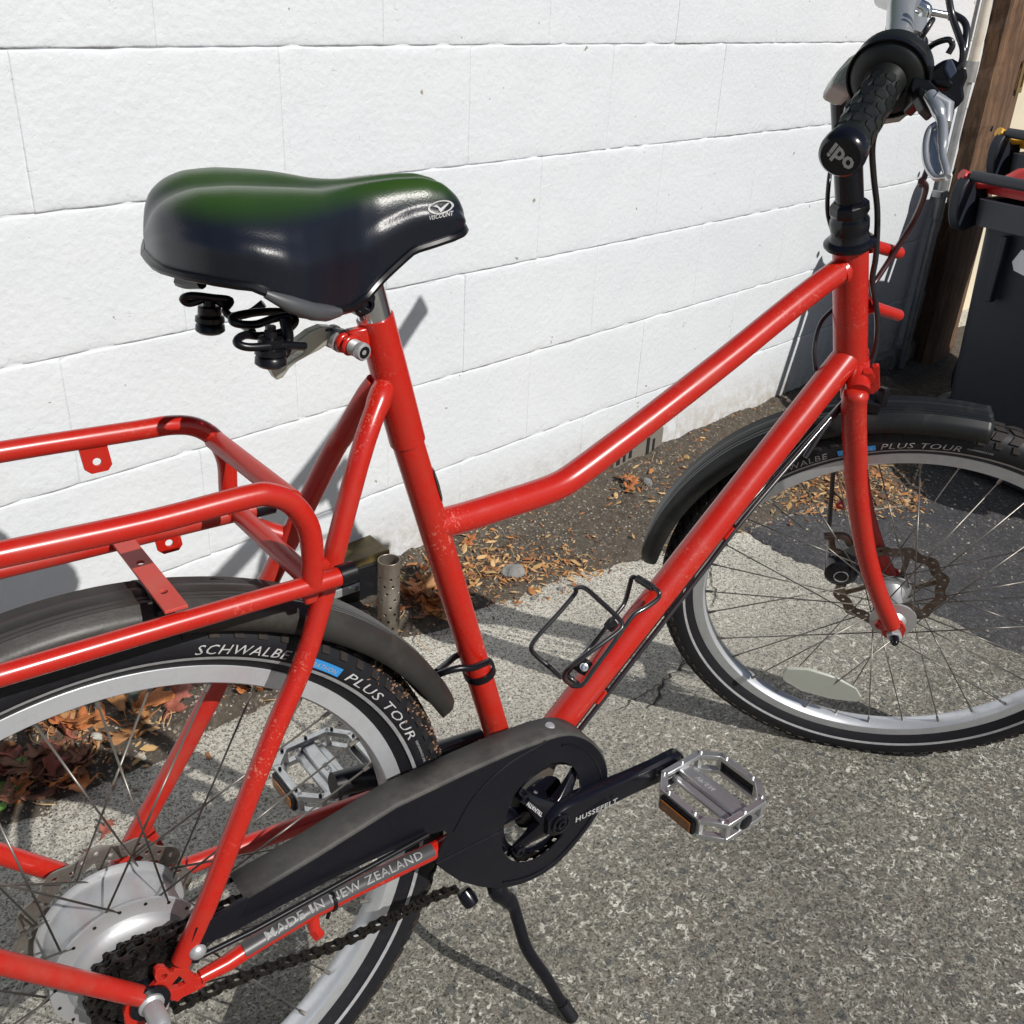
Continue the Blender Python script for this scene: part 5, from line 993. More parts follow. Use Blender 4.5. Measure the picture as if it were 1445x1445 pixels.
part('seat_lug', RED, tube([qA + qa * 0.008, qA + qa * (QL * .40)], 0.0085, 20), tube([qA + qa * (QL * .48), qB - qa * 0.014], 0.0085, 20), tube([qA + qa * 0.006, qB - qa * 0.012], 0.0052, 16), prism([P(492, 468, -0.004), P(520, 462, -0.008), P(526, 505, -0.010), P(505, 506, -0.006)], (0, 0.010, 0)), bevel=0.002)
qnut = part('quick_release_nut', SILV, lathe([(0.0, -0.013), (0.0064, -0.013)] + [(0.0066 - 0.0006 * (k % 2), -0.0125 + 0.00075 * k) for k in range(11)] + [(0.0071, -0.004), (0.0071, 0.0), (0.0062, 0.0012), (0.0050, 0.0014), (0.0048, 0.0004), (0.0024, 0.0004), (0.002, 0.001), (0, 0.001)], qB, qa, 32))
part('nut_ring', BLK, lathe([(0.0022, 0.0002), (0.0050, 0.0002), (0.0050, 0.0012), (0.0022, 0.0012)], qB, qa, 28, closed=True), parent=qnut)
LEV = mat('silver_lever_green_reflection', (0.40, 0.40, 0.34), 0.35, 0.45, dust=((0.3, 0.27, 0.24), 0.3, 60))  # silver lever; green reflection of foliage put into the metal colour
ly = 0.010
lq = [(470, 462), (476, 468), (470, 478), (462, 487), (452, 494), (436, 502), (420, 511), (409, 520), (400, 533), (391, 537), (383, 524), (386, 515), (396, 510), (406, 496), (420, 482), (438, 468), (455, 461)]
lsl = [(405, 514), (416, 507), (429, 500), (430, 495), (422, 496), (411, 502), (404, 508)]
lo_ = ngon_hole([P(x, y, ly) for x, y in lq], [[P(x, y, ly) for x, y in lsl]], (0, 0.010, 0), 'quick_release_lever', LEV, bike, 0.0012)
lettering('ZTZ', 0.0045, on_plane(P(408, 508, ly - 0.0008), (P(425, 500, ly) - P(408, 508, ly)), V((0, 0, 1))), WHT, lo_)
part('lever_cam', SILV, lathe([(0.0, -0.006), (0.0095, -0.006), (0.0095, -0.003), (0.0084, -0.002), (0.0084, 0.003), (0.0095, 0.004), (0.0095, 0.008), (0, 0.008)], qA, qa, 26))
part('lever_pivot', BLK, lathe([(0.0055, 0), (0.005, 0.002), (0, 0.003)], P(461, 465, 0.014), (0, 0, 1), 20, ))
bc_ = P(611, 681, 0); sdir = (P(640, 790) - P(600, 640)).normalized()
vu = V((0, -1, 0)); vside = sdir.cross(vu).normalized()
if vside.x < 0: vside = -vside
def on_seat(x, y):                                   # wrap on the seat tube: x around (towards +x side), y down the tube
    a = x / rs2; return st_mid + sd_ * y + (vu * math.cos(a) + vside * math.sin(a)) * (rs2 + 0.0006)
yb = (bc_ - st_mid).dot(sd_)
def badge(w0, h0_, nm, m, off=0.0):
    v = []; f = []; n_ = 24
    for k in range(n_):
        t = 2 * math.pi * k / n_; cx = math.copysign(abs(math.cos(t)) ** .5, math.cos(t)) * w0; cy = math.copysign(abs(math.sin(t)) ** .5, math.sin(t)) * h0_
        p = on_seat(0.0165 + cx, yb + cy); q = p - (st_mid + sd_ * ((p - st_mid).dot(sd_))); v.append(p + q.normalized() * off)
    p = on_seat(0.0165, yb); q = p - (st_mid + sd_ * ((p - st_mid).dot(sd_))); v.append(p + q.normalized() * (off + 0.0006)); f = [(k, (k + 1) % n_, n_) for k in range(n_)]
    return part(nm, m, (v, f), smooth=False)
bd = badge(0.0060, 0.0175, 'frame_badge', BLK); badge(0.0050, 0.0160, 'badge_ring', GREYP, 0.0004); badge(0.0045, 0.0150, 'badge_centre', BLK, 0.0007)
lettering('5', 0.016, lambda x, y: on_seat(0.0165 + (x - .004) * .8, yb - (y - .005)) + vu * 0.0018, GREYP, bd)
# ---- bottle cage
def cg(x, y, yy): return P(740 + x / 6.568, 790 + y / 6.568, yy)
CG = mat('black_wire', (0.016, 0.016, 0.018), 0.32, coat=0.4, dust=((0.14, 0.12, 0.10), 0.35, 60))
lp_ = spline([cg(345, 1095, 0.006), cg(240, 1000, 0.022), cg(110, 890, 0.034), cg(62, 810, 0.036), cg(130, 700, 0.036), cg(330, 480, 0.036), cg(470, 310, 0.036), cg(478, 262, 0.034), cg(560, 262, 0.022), cg(700, 380, 0.0), cg(850, 520, -0.022), cg(903, 600, -0.032), cg(860, 670, -0.034), cg(600, 860, -0.030), cg(430, 985, -0.022), cg(375, 1050, -0.014), cg(372, 1105, -0.010), cg(450, 1170, -0.008)], 5)
lp2 = spline([cg(450, 1170, -0.010), cg(540, 1155, -0.016), cg(640, 1020, -0.018), cg(780, 830, -0.018), cg(930, 620, -0.018), cg(1020, 505, -0.018), cg(1130, 440, -0.020), cg(1235, 360, -0.022), cg(1245, 300, -0.020), cg(1190, 255, -0.010), cg(1050, 175, 0.014), cg(1000, 162, 0.020), cg(980, 220, 0.022), cg(935, 380, 0.022), cg(870, 480, 0.020), cg(600, 820, 0.014), cg(450, 985, 0.010), cg(400, 1060, 0.006), cg(430, 1100, 0.0), cg(500, 1150, -0.006)], 5)
part('bottle_cage', CG, tube(lp_, 0.0028, 10), tube(lp2, 0.0028, 10), tube([cg(1045, 170, 0.012), cg(1195, 262, -0.011)], 0.0046, 12))
part('cage_plate', BLK, prism([cg(480, 1000, -0.004), cg(600, 930, -0.006), cg(640, 965, -0.010), cg(560, 1080, -0.010), cg(500, 1050, -0.006)], (0, 0.012, 0.0)), smooth=False, bevel=0.001); part('cage_plate', BLK, prism([cg(780, 640, 0.0), cg(850, 560, 0.0), cg(875, 600, -0.008), cg(810, 680, -0.006)], (0, 0.010, 0)), smooth=False, bevel=0.001)
part('cage_bolt', CHR, lathe([(0.0048, 0), (0.0044, 0.0025), (0.0022, 0.003), (0.0022, 0.001), (0, 0.001)], cg(552, 996, -0.0125), (-0.35, -0.75, 0.55), 18))
# ---- chain guard
yf = -0.062; yk = -0.030
gc = BB + V((-0.014, 0, -0.008)); GRr = 0.0985
def gp(x, z, y): return V((x, y, z)) + AX
front = []
arm_top = [P(345, 1271, yf), P(400, 1239, yf), P(450, 1209, yf), P(560, 1140, yf), P(660, 1092, yf), P(725, 1063, yf), P(770, 1046, yf)]
def gx_(L_): return [P(480 + x / 2.2515, 960 + y / 2.2515, yf) for x, y in L_]
ring_ = spline(gx_([(655, 195), (695, 180), (745, 177), (795, 197), (832, 238), (849, 290), (846, 345), (830, 402), (795, 460), (750, 518), (700, 572), (650, 612), (590, 642), (530, 658), (490, 661), (440, 655)]), 3)[2:]
low_ = gx_([(382, 640), (345, 616), (312, 592), (306, 575), (312, 548), (330, 515), (343, 488), (330, 478)]) + [P(600, 1180, yf), P(480, 1235, yf), P(400, 1277, yf), P(316, 1323, yf), P(330, 1290, yf)]
outl = arm_top + ring_ + low_
hc = BB + V((-0.015, 0, 0.010))
hole = [hc + V((0.055 * math.cos(t), yf, 0.066 * math.sin(t))) for t in [2 * math.pi * k / 40 for k in range(40)]]
g0 = ngon_hole(outl, [hole], (0, 0.002, 0), 'chain_guard', GUARD, bike, 0.0007, label='black plastic chain guard with a dusty top edge')
# dusty top flange running back from the front face
tops = arm_top + ring_[:26]; v = []; f = []
gcc = gc + V((0, yf, 0))
for i, p in enumerate(tops):
    if i < 7: b_ = V((p.x, yk, p.z + 0.004))
    else:
        d = (p - gcc); k_ = max(0.15, 1 - max(0, i - 20) / 12.0); b_ = V((p.x, yf + (yk - yf) * k_, p.z)) + V((d.x, 0, d.z)).normalized() * 0.003
    e_ = p + (V((0, 0, 0.003)) if i < 7 else (p - gcc).normalized() * 0.003)
    v += [p, V((e_.x, yf + 0.004, e_.z)), V((b_.x, yk if i < 7 else b_.y, b_.z))]
for i in range(len(tops) - 1):
    for j in range(2): f.append((3 * i + j, 3 * i + j + 1, 3 * i + j + 4, 3 * i + j + 3))
o = part('guard_top', GUARDT, (v, f), parent=g0); s_ = o.modifiers.new('thick', 'SOLIDIFY'); s_.thickness = 0.0015
v = []; f = []
for p in ring_[24:]:
    d = (p - gcc); d = V((d.x, 0, d.z)).normalized(); v += [p, p + d * 0.002 + V((0, 0.005, 0)), p + d * 0.0005 + V((0, 0.018, 0))]
for i in range(len(v) // 3 - 1):
    for j in range(2): f.append((3 * i + j, 3 * i + j + 1, 3 * i + j + 4, 3 * i + j + 3))
part('guard_rim', GUARD, (v, f), parent=g0)
part('moulded_ridge', GUARD, tube([gcc + (p - gcc) * 0.90 + V((0, -0.0006, 0)) for p in ring_[2:40]], 0.0009, 6), parent=g0)
part('moulded_ridge', GUARD, tube(spline([P(770, 1046, yf), P(712, 1082, yf), P(668, 1126, yf), P(640, 1174, yf)], 6), 0.0012, 6), tube([P(616, 1218, yf), P(708, 1172, yf)], 0.0010, 6), parent=g0)
part('guard_screw', SILV, lathe([(0.0058, 0), (0.0052, 0.0025), (0.0028, 0.0036), (0, 0.0036)], P(775, 1031, -0.045) + V((0, 0, 0.0045)), (0, -0.25, 1), 20), parent=g0)
# rear bracket of the guard
rb = ngon_hole([P(x, y, -0.074) for x, y in ((264, 1352), (268, 1335), (277, 1310), (312, 1290), (339, 1273), (352, 1268), (330, 1312), (316, 1323), (293, 1331), (288, 1346), (280, 1360), (264, 1360))], [], (0, 0.004, 0), 'guard_bracket', GUARD, bike, 0.0008)
part('bracket_screw', SILV, lathe([(0.0075, 0), (0.007, 0.002), (0.004, 0.0045), (0, 0.005)], P(279, 1343, -0.075), (0, -1, 0), 24), parent=rb)
part('bracket_rod', BLK, tube([P(282, 1350, -0.075), P(360, 1312, -0.073), P(500, 1235, -0.070), P(604, 1178, -0.066)], 0.0026, 10), tube([P(318, 1245, -0.03), P(360, 1225, -0.03), P(420, 1195, -0.03)], 0.003, 8), parent=rb)
# grey decal on the chain stay
csd = [P(343, 1343.0, -0.0634), P(437, 1286, -0.061), P(520, 1244, -0.058), P(608, 1202, -0.0535)]
def stay_pt(x, y):                                    # x along (m), y up around the stay
    tot = 0
    for a, c in zip(csd, csd[1:]):
        l_ = (c - a).length
        if x <= tot + l_ or c is csd[-1]:
            q = a.lerp(c, (x - tot) / l_); d = (c - a).normalized(); break
        tot += l_
    upv = (V((0, 0, 1)) - d * d.z).normalized(); an = y / 0.0086
    return q + (V((0, -1, 0)) * math.cos(an) + upv * math.sin(an)) * 0.0090
def stay_pt_c(x):
    tot = 0
    for a, c in zip(csd, csd[1:]):
        l_ = (c - a).length
        if x <= tot + l_ or c is csd[-1]: return a.lerp(c, (x - tot) / l_)
        tot += l_
LT = sum((c - a).length for a, c in zip(csd, csd[1:]))
v = [stay_pt(x, y) for x in rng(0, LT, 30) for y in rng(0.002, 0.0165, 5)]; f = [(6 * i + j, 6 * i + j + 1, 6 * i + j + 7, 6 * i + j + 6) for i in range(30) for j in range(5)]
dc = part('stay_decal', DECAL, (v, f)); lettering('MADE IN NEW ZEALAND', 0.0098, lambda x, y: (lambda p_, q_: p_ + (p_ - q_).normalized() * 0.0013)(stay_pt(0.020 + x * 1.42, y + 0.0055), stay_pt_c(0.020 + x * 1.42)), DIMW, dc, 0.0001, 0, 1.1)
part('cable_tie', BLK, lathe([(0.0092, -0.0015), (0.0106, -0.0015), (0.0106, 0.0015), (0.0092, 0.0015)], P(467, 1270.5, -0.060), (csd[3] - csd[2]), 20, closed=True), tube([P(466, 1282, -0.062), P(462, 1296, -0.064)], 0.002, 6))
part('stay_peg', RED, tube([P(441, 1290, -0.062), P(443, 1310, -0.066)], 0.006, 14), lathe([(0, -0.003), (0.0062, -0.003), (0.0062, 0.006), (0.003, 0.0075), (0, 0.0075)], P(446, 1315, -0.068), (0.2, -0.8, -0.4), 6), smooth=False)
part('guard_back_plate', mat('grey_inner_plate', (0.05, 0.05, 0.048), 0.5, 0, var=(0.10, 0.08, 0.06), scale=30), prism([BB + V((r_ * math.cos(a), -0.038, r_ * math.sin(a))) for r_, a in [(0.058 - 0.010 * (k % 5 == 0), math.radians(62 + 11 * k)) for k in range(13)]] + [BB + V((0.004, -0.038, -0.018))], (0, 0.002, 0)), smooth=False, parent=g0)
# ---- chain
cy_ = -0.046
cpath = spline([P(248, 1421, cy_), P(340, 1380, cy_), P(425, 1351, cy_), P(476, 1333, cy_), P(553, 1295, cy_), P(611, 1266, cy_), P(652, 1252, cy_)], 30)
def linkmesh(outer):
    u, w_, a = V((1, 0, 0)), V((0, 0, 1)), V((0, 1, 0)); mb = MB(); p_ = 0.0127
    y0 = 0.0036 if outer else 0.0022
    for s_ in (-1, 1):
        out = []
        for k in range(7): t = math.radians(90 + 180 * k / 6); out.append(V((0.0042 * math.cos(t), s_ * y0, 0.0042 * math.sin(t))))
        out.append(V((p_ / 2, s_ * y0, -0.0026)))
        for k in range(7): t = math.radians(-90 + 180 * k / 6); out.append(V((p_ + 0.0042 * math.cos(t), s_ * y0, 0.0042 * math.sin(t))))
        out.append(V((p_ / 2, s_ * y0, 0.0026)))
        mb.add(*prism(out, (0, s_ * 0.0010, 0)))
    for xx in (0, p_): mb.add(*lathe([(0.0, -0.0050), (0.0017, -0.0050), (0.0017, -0.0023), (0.0037, -0.0022), (0.0037, 0.0022), (0.0017, 0.0023), (0.0017, 0.005), (0, 0.005)], (xx, 0, 0), (0, 1, 0), 12))
    me = bpy.data.meshes.new('chain_link'); me.from_pydata([tuple(q) for q in mb.v], [], mb.f); me.materials.append(CHAINM); return me
lk = [linkmesh(True), linkmesh(False)]
def lay_chain(path):
    acc = 0; i = 0; pos_ = path[0]; cnt = 0; j = 1
    while j < len(path):
        d = path[j] - pos_
        if d.length >= 0.0127:
            d.normalize(); z_ = d.cross(V((0, 1, 0))).normalized()
            if z_.z < 0 and abs(d.x) > .5: pass
            m4 = Matrix((d, V((0, 1, 0)), d.cross(V((0, 1, 0))))).transposed().to_4x4(); m4.translation = pos_
            o = bpy.data.objects.new('chain_link', lk[cnt % 2]); COL.objects.link(o); o.parent = bike; o.matrix_basis = m4
            pos_ = pos_ + d * 0.0127; cnt += 1
        else: j += 1
lay_chain(cpath)
cr_ = 0.066; cringc = BB + V((0, cy_, 0))
lay_chain([cringc + V((cr_ * math.cos(math.radians(a)), 0, cr_ * math.sin(math.radians(a)))) for a in range(-120, 100, 1)])
lay_chain([RA + V((0.042 * math.cos(math.radians(a)), cy_, 0.042 * math.sin(math.radians(a)))) for a in range(95, 290, 1)])
lay_chain([RA + V((-0.002, cy_, 0.043)), BB + V((-0.01, cy_, 0.066))])
gear(0.0635, 32, cy_ + 0.001, -0.0022, BB, BMET, 'chainring', bike, inner=0.0545)
part('stay_sleeve', BMET, tube([BB + V((-0.085, -0.0395, 0.010)), BB + V((-0.03, -0.030, 0)), BB + V((-0.01, -0.028, -0.002))], 0.0125, 16))
part('shell_cover', BMET, lathe([(0.0, -0.0355), (0.033, -0.0355), (0.034, -0.038), (0.030, -0.0395), (0, -0.0395)], BB, (0, 1, 0), 36))
# ---- cranks
cang = math.radians(-3.2)
cdv = V((math.cos(cang), 0, math.sin(cang))); cnv = V((-math.sin(cang), 0, math.cos(cang)))
tip = P(944, 1080, -0.078); cb = BB + V((0, -0.066, 0)); cdv = (V((tip.x, 0, tip.z)) - V((cb.x, 0, cb.z))).normalized(); cnv = V((-cdv.z, 0, cdv.x)); CL = 0.170
def crank(base, sgn, m):
    secs = [(-0.016, 0.010, 0.000, 0.018), (-0.008, 0.0165, 0.000, 0.022), (0.01, 0.0175, 0.001, 0.022), (0.03, 0.0150, 0.002, 0.020), (0.06, 0.0130, 0.003, 0.0175), (0.10, 0.0120, 0.006, 0.0155), (0.14, 0.0125, 0.009, 0.0145), (0.16, 0.0135, 0.010, 0.0150), (0.175, 0.0128, 0.010, 0.0150), (0.183, 0.0085, 0.010, 0.0140), (0.186, 0.003, 0.010, 0.012)]
    v = []; f = []
    for x, h, yo, th in secs:
        for a, b_ in ((-1, -.55), (-.8, -1), (0, -1.08), (.8, -1), (1, -.55), (1, .7), (.85, 1), (-.85, 1), (-1, .7)):
            v.append(base + cdv * (x * (1 if sgn < 0 else -1)) + cnv * (a * h * (1.28 if x > -0.005 else 1.1)) + V((0, -sgn * 0 + sgn * (yo * 1.0) + (b_ * th / 2) * (1 if sgn < 0 else -1), 0)))
    k_ = 9
    for i in range(len(secs) - 1):
        for j in range(k_): f.append((i * k_ + j, i * k_ + (j + 1) % k_, (i + 1) * k_ + (j + 1) % k_, (i + 1) * k_ + j))
    f += [tuple(range(k_)), tuple(range((len(secs) - 1) * k_, len(secs) * k_))]
    return part('crank_arm', m, (v, f), bevel=0)
ca_ = crank(BB + V((0, -0.066, 0)), -1, BMET)
crank(BB + V((0, 0.066, 0)), 1, BMET)
part('crank_bolt', BMET, lathe([(0.0125, 0), (0.0125, 0.003), (0.0095, 0.0035), (0.0095, 0.001), (0.006, 0.001), (0.006, 0.0045), (0.003, 0.0045), (0.003, 0.002), (0, 0.002)], BB + V((0, -0.0765, 0)), (0, -1, 0), 28), parent=ca_)
part('spindle', BMET, lathe([(0, -0.06), (0.016, -0.06), (0.016, 0.06), (0, 0.06)], BB, (0, 1, 0), 20))
for k in range(4):                                    # spider
    a = math.atan2(cdv.z, cdv.x) + math.radians(42 + 90 * k); d = V((math.cos(a), 0, math.sin(a))); t = V((-d.z, 0, d.x)); c = BB + V((0, -0.060, 0))
    v = []; f = []
    for r, h, y0, y1 in ((0.004, 0.016, -0.012, 0.004), (0.022, 0.0125, -0.008, 0.005), (0.038, 0.0078, -0.001, 0.008), (0.052, 0.0066, 0.004, 0.011), (0.058, 0.0062, 0.005, 0.011)):
        v += [c + d * r + t * h + V((0, y0 + 0.003, 0)), c + d * r + t * h * .4 + V((0, y0, 0)), c + d * r - t * h * .4 + V((0, y0, 0)), c + d * r - t * h + V((0, y0 + 0.003, 0)), c + d * r - t * h + V((0, y1, 0)), c + d * r + t * h + V((0, y1, 0))]
    for i in range(4):
        for j in range(6): f.append((i * 6 + j, i * 6 + (j + 1) % 6, (i + 1) * 6 + (j + 1) % 6, (i + 1) * 6 + j))
    f.append(tuple(range(24, 30))); part('spider_arm', BMET, (v, f), parent=ca_, bevel=0.0008)
    part('chainring_bolt', BMET, lathe([(0, -0.004), (0.0062, -0.004), (0.0062, 0.003), (0.0045, 0.004), (0.003, 0.004), (0.003, 0.002), (0, 0.002)], c + d * 0.0535 + V((0, 0.003, 0)), (0, -1, 0), 18), parent=ca_)
lettering('HUSSEFELT', 0.0100, lambda x, y: BB + V((0, -0.0785, 0)) + cdv * (0.020 + x * 1.12) + cnv * (y - 0.0085) + V((0, -0.001 - 0.003 * min(1, x / .05), 0)), GREYP, ca_, 0.0003, 0, 1.1)
sp_d = (P(745, 1130, -0.065) - P(764, 1146, -0.067)); lettering('TRUVATIV', 0.0062, on_plane(P(766, 1147.5, -0.0735), (P(742, 1128, -0.069) - P(766, 1147.5, -0.0735)), -V((0.3, -1, .8)).cross(V((1, 0, 0))) if False else V((0.2, -0.3, -1))), WHT, ca_, 0.0002, 0, 1.05)
lettering('FORGED ALUMINIUM', 0.0038, lambda x, y: BB + cdv * (0.112 + x * 1.2) + cnv * (0.0118) + V((0, -0.0835 - y * .3 + 0.002, 0)) + cnv * 0.0012 + V((0, y - 0.0, 0)), GREYP, ca_)
# ---- pedals
def pedal(ctr, sgn, pitch, roll, lbl):
    # local axes: X forward, Y outboard axis, Z up
    ex = V((math.cos(pitch), 0, math.sin(pitch))); ey = V((0, -1 if sgn < 0 else 1, 0)); ez = V((-math.sin(pitch), 0, math.cos(pitch)))
    T = lambda x, y, z: ctr + ex * x + ey * y + ez * z
    def bar(a, c, w0, h0_): 
        a = V(a); c = V(c); d = (c - a).normalized(); s_ = d.cross(V((0, 0, 1))).normalized(); L_ = (c - a).length / 2 + w0 * .6; m = (a + c) / 2
        v_, f_ = box((0, 0, 0), L_, w0, h0_, (d, s_, V((0, 0, 1)))); return [T(*(q + m)) for q in v_], f_
    oc = [(-0.047, -0.028, 0), (-0.047, 0.028, 0), (-0.028, 0.050, 0), (0.028, 0.050, 0), (0.047, 0.028, 0), (0.047, -0.028, 0), (0.028, -0.046, 0), (-0.028, -0.046, 0)]
    gs = []
    for zz in (0.0105, -0.0105):
        for i in range(8):
            a = V(oc[i]) + V((0, 0, zz)); c = V(oc[(i + 1) % 8]) + V((0, 0, zz)); gs.append(bar(a, c, 0.0042, 0.0030))
    for x_, y_, _ in oc: gs.append(bar((x_, y_, -0.0105), (x_ + 1e-4, y_, 0.0105), 0.0030, 0.0030) if False else ([T(*(V(q) + V((x_, y_, 0)))) for q in box((0, 0, 0), 0.0034, 0.0034, 0.0125)[0]], box((0, 0, 0), 1, 1, 1)[1]))
    body = part('pedal', PEDM, *gs, bevel=0.0008, label=lbl)
    part('pedal_core', PEDM, ([T(*q) for q in box((0, 0, 0), 0.0085, 0.044, 0.0085)[0]], box((0, 0, 0), 1, 1, 1)[1]), *[([T(*q) for q in box((sx_, 0, 0), 0.0055, 0.0445, 0.0028)[0]], box((0, 0, 0), 1, 1, 1)[1]) for sx_ in (-0.013, 0.013)], bevel=0.0025, parent=body)
    part('pedal_axle', BMET, tube([T(0, -0.066, 0), T(0, -0.040, 0)], 0.0075, 16), parent=body)
    part('axle_cap', BMET, lathe([(0, 0), (0.0095, 0), (0.0095, 0.002), (0.008, 0.003), (0, 0.003)], T(0, 0.0525, 0), ey, 22), parent=body)
    part('cap_boss', PEDM, lathe([(0, -0.006), (0.0115, -0.006), (0.0115, 0.003), (0.0097, 0.0035), (0, 0.0035)], T(0, 0.050, 0), ey, 24), parent=body)
    for s_ in (-1, 1):
        rf = part('reflector_housing', BLK, ([T(*q) for q in box((s_ * 0.0515, 0, -0.001), 0.004, 0.026, 0.0095)[0]], box((0, 0, 0), 1, 1, 1)[1]), bevel=0.002, smooth=False, parent=body)
        part('reflector', AMB, ([T(*q) for q in box((s_ * 0.0555, 0, -0.001), 0.0012, 0.0225, 0.0068)[0]], box((0, 0, 0), 1, 1, 1)[1]), smooth=False, parent=body)
    for zz in (1, -1):
        for x_, y_ in ((-0.047, -0.02), (-0.047, 0.02), (-0.032, 0.046), (0.032, 0.046), (0.047, 0.02), (0.047, -0.02), (0.03, -0.045), (-0.03, -0.045), (0, -0.046), (0, 0.05)):
            part('pin', BMET if sgn > 0 else PEDM, lathe([(0.0022, 0), (0.0018, 0.0035), (0, 0.0038)], T(x_, y_, zz * 0.0128), ez * zz, 8), parent=body)
    lettering('VP-536', 0.0085, lambda x, y: T(-(y - 0.003), x * 1.1 - 0.022, 0.0088), GREYP, body, 0.0002)
    return body
pc = BB + cdv * CL; pedal(V((pc.x, -0.139, pc.z)), -1, 0.05, 0, 'right pedal, silver cage with amber reflector, nearest the viewer')
pc2 = BB - cdv * CL; pedal(V((pc2.x, 0.139, pc2.z)), 1, 0.05, 0, 'left pedal, silver cage behind the rear wheel')
# ---- kickstand
ks = [BB + V((-0.045, -0.030, -0.085))] + [P(x, y, -0.040 - 0.069 * (y - 1256) / 184.0) for x, y in ((702, 1256), (722, 1275), (731, 1300), (744, 1340), (770, 1378), (788, 1408))]
kf = Q.transposed() @ G(808, 1440); 
ks = [q for q in ks] + [V((kf.x, kf.y, kf.z + 0.004))]
kk = part('kickstand', BMET, tube(spline(ks, 5), [0.0125] * 6 + [0.0095] * 8 + [0.0078] * 40, 16)[0:2] if False else tube(spline(ks, 5), [0.0115] * 7 + [0.0100] * 3 + [0.0085, 0.0078, 0.0072], 16), label='black bent kickstand resting on the concrete')
part('kickstand_foot', RUB, tube([ks[-2] + (ks[-1] - ks[-2]) * 0.25, ks[-1]], [0.0080, 0.0078], 14), parent=kk)
part('kickstand_mount', BMET, lathe([(0.0, -0.012), (0.0085, -0.012), (0.010, 0.0), (0.0085, 0.009), (0, 0.009)], P(661, 1268, -0.02), (0.2, -0.6, -0.6), 20), box(BB + V((-0.05, 0, -0.065)), 0.02, 0.022, 0.02), parent=kk, bevel=0.002)
# motor controller arm behind the guard, left side cover
part('left_cover', BLK, tube([P(470, 1108, 0.05), P(560, 1085, 0.045), P(680, 1042, 0.03)], [0.013, 0.015, 0.012], 16), label='black cover bar behind the rear tyre')
part('guard_back_bolt', SILV, lathe([(0.004, 0), (0.0035, 0.003), (0, 0.004)], P(676, 1048, -0.01), (0, -1, 0), 12))

# ---- saddle
WT_ = [(0.047, 0.0), (0.050, 0.035), (0.058, 0.058), (0.072, 0.078), (0.090, 0.094), (0.110, 0.105), (0.130, 0.109), (0.150, 0.108), (0.170, 0.100), (0.190, 0.084), (0.210, 0.062), (0.230, 0.045), (0.250, 0.036), (0.275, 0.032), (0.305, 0.030), (0.325, 0.027), (0.337, 0.021), (0.344, 0.012), (0.346, 0.0)]
def sadw(x): return interp(WT_, x)
def zt_(x): return interp([(0.047, 0.620), (0.055, 0.635), (0.07, 0.643), (0.09, 0.6465), (0.12, 0.6465), (0.16, 0.6435), (0.20, 0.6405), (0.24, 0.641), (0.275, 0.6425), (0.30, 0.642), (0.32, 0.637), (0.335, 0.627), (0.346, 0.612)], x)
def zb_(x): return interp([(0.047, 0.600), (0.08, 0.600), (0.12, 0.596), (0.14, 0.588), (0.16, 0.578), (0.19, 0.567), (0.215, 0.560), (0.235, 0.563), (0.26, 0.578), (0.285, 0.592), (0.32, 0.597), (0.346, 0.600)], x)
SYA = -0.2588; SCA, SSA = math.cos(SYA), math.sin(SYA)
def SV(x, y, z):                                     # saddle is turned a little on its post
    x = (x - 0.346) * 0.7961; y = y * 0.9271
    return V((0.3305 + SCA * x - SSA * y, -0.0186 + SSA * x + SCA * y, z + 0.0047 + 0.0567 * x)) + AX
xs_ = [0.047, 0.0485, 0.052, 0.057, 0.064, 0.073] + rng(0.085, 0.325, 40) + [0.331, 0.336, 0.340, 0.343, 0.3452, 0.346]
NA = 48; v = []; f = []
for x in xs_:
    w0 = max(sadw(x), 0.0004); t0, b0 = zt_(x), zb_(x)
    for k in range(NA + 1):
        t = k / NA * 2 - 1; th_ = t * math.pi / 2
        sy = math.copysign(abs(math.sin(th_)) ** 0.66, th_); cz = max(0.0, math.cos(th_)) ** 0.50
        y = w0 * sy; z = b0 + (t0 - b0) * cz
        bulge = 0.004 * math.sin(min(1, (1 - abs(t)) * 4) * math.pi) if abs(t) > .75 else 0
        rear = lsm((0.26 - x) / 0.10); z += rear * (0.0035 * math.exp(-((abs(y) - 0.055) / 0.034) ** 2) - 0.0065 * math.exp(-(y / 0.020) ** 2)) * (cz ** 2)
        z -= 0.003 * math.exp(-(y / 0.008) ** 2) * (1 - rear) * cz
        v.append(SV(x, y + math.copysign(bulge, t), z))
m_ = NA + 1
for i in range(len(xs_) - 1):
    for j in range(NA): f.append((i * m_ + j, (i + 1) * m_ + j, (i + 1) * m_ + j + 1, i * m_ + j + 1))
sdl = part('saddle', SAD, (v, f), label='wide padded black saddle, green reflection painted into its top'); sdl.modifiers.new('sub', 'SUBSURF').levels = 1; sdl.modifiers['sub'].render_levels = 1
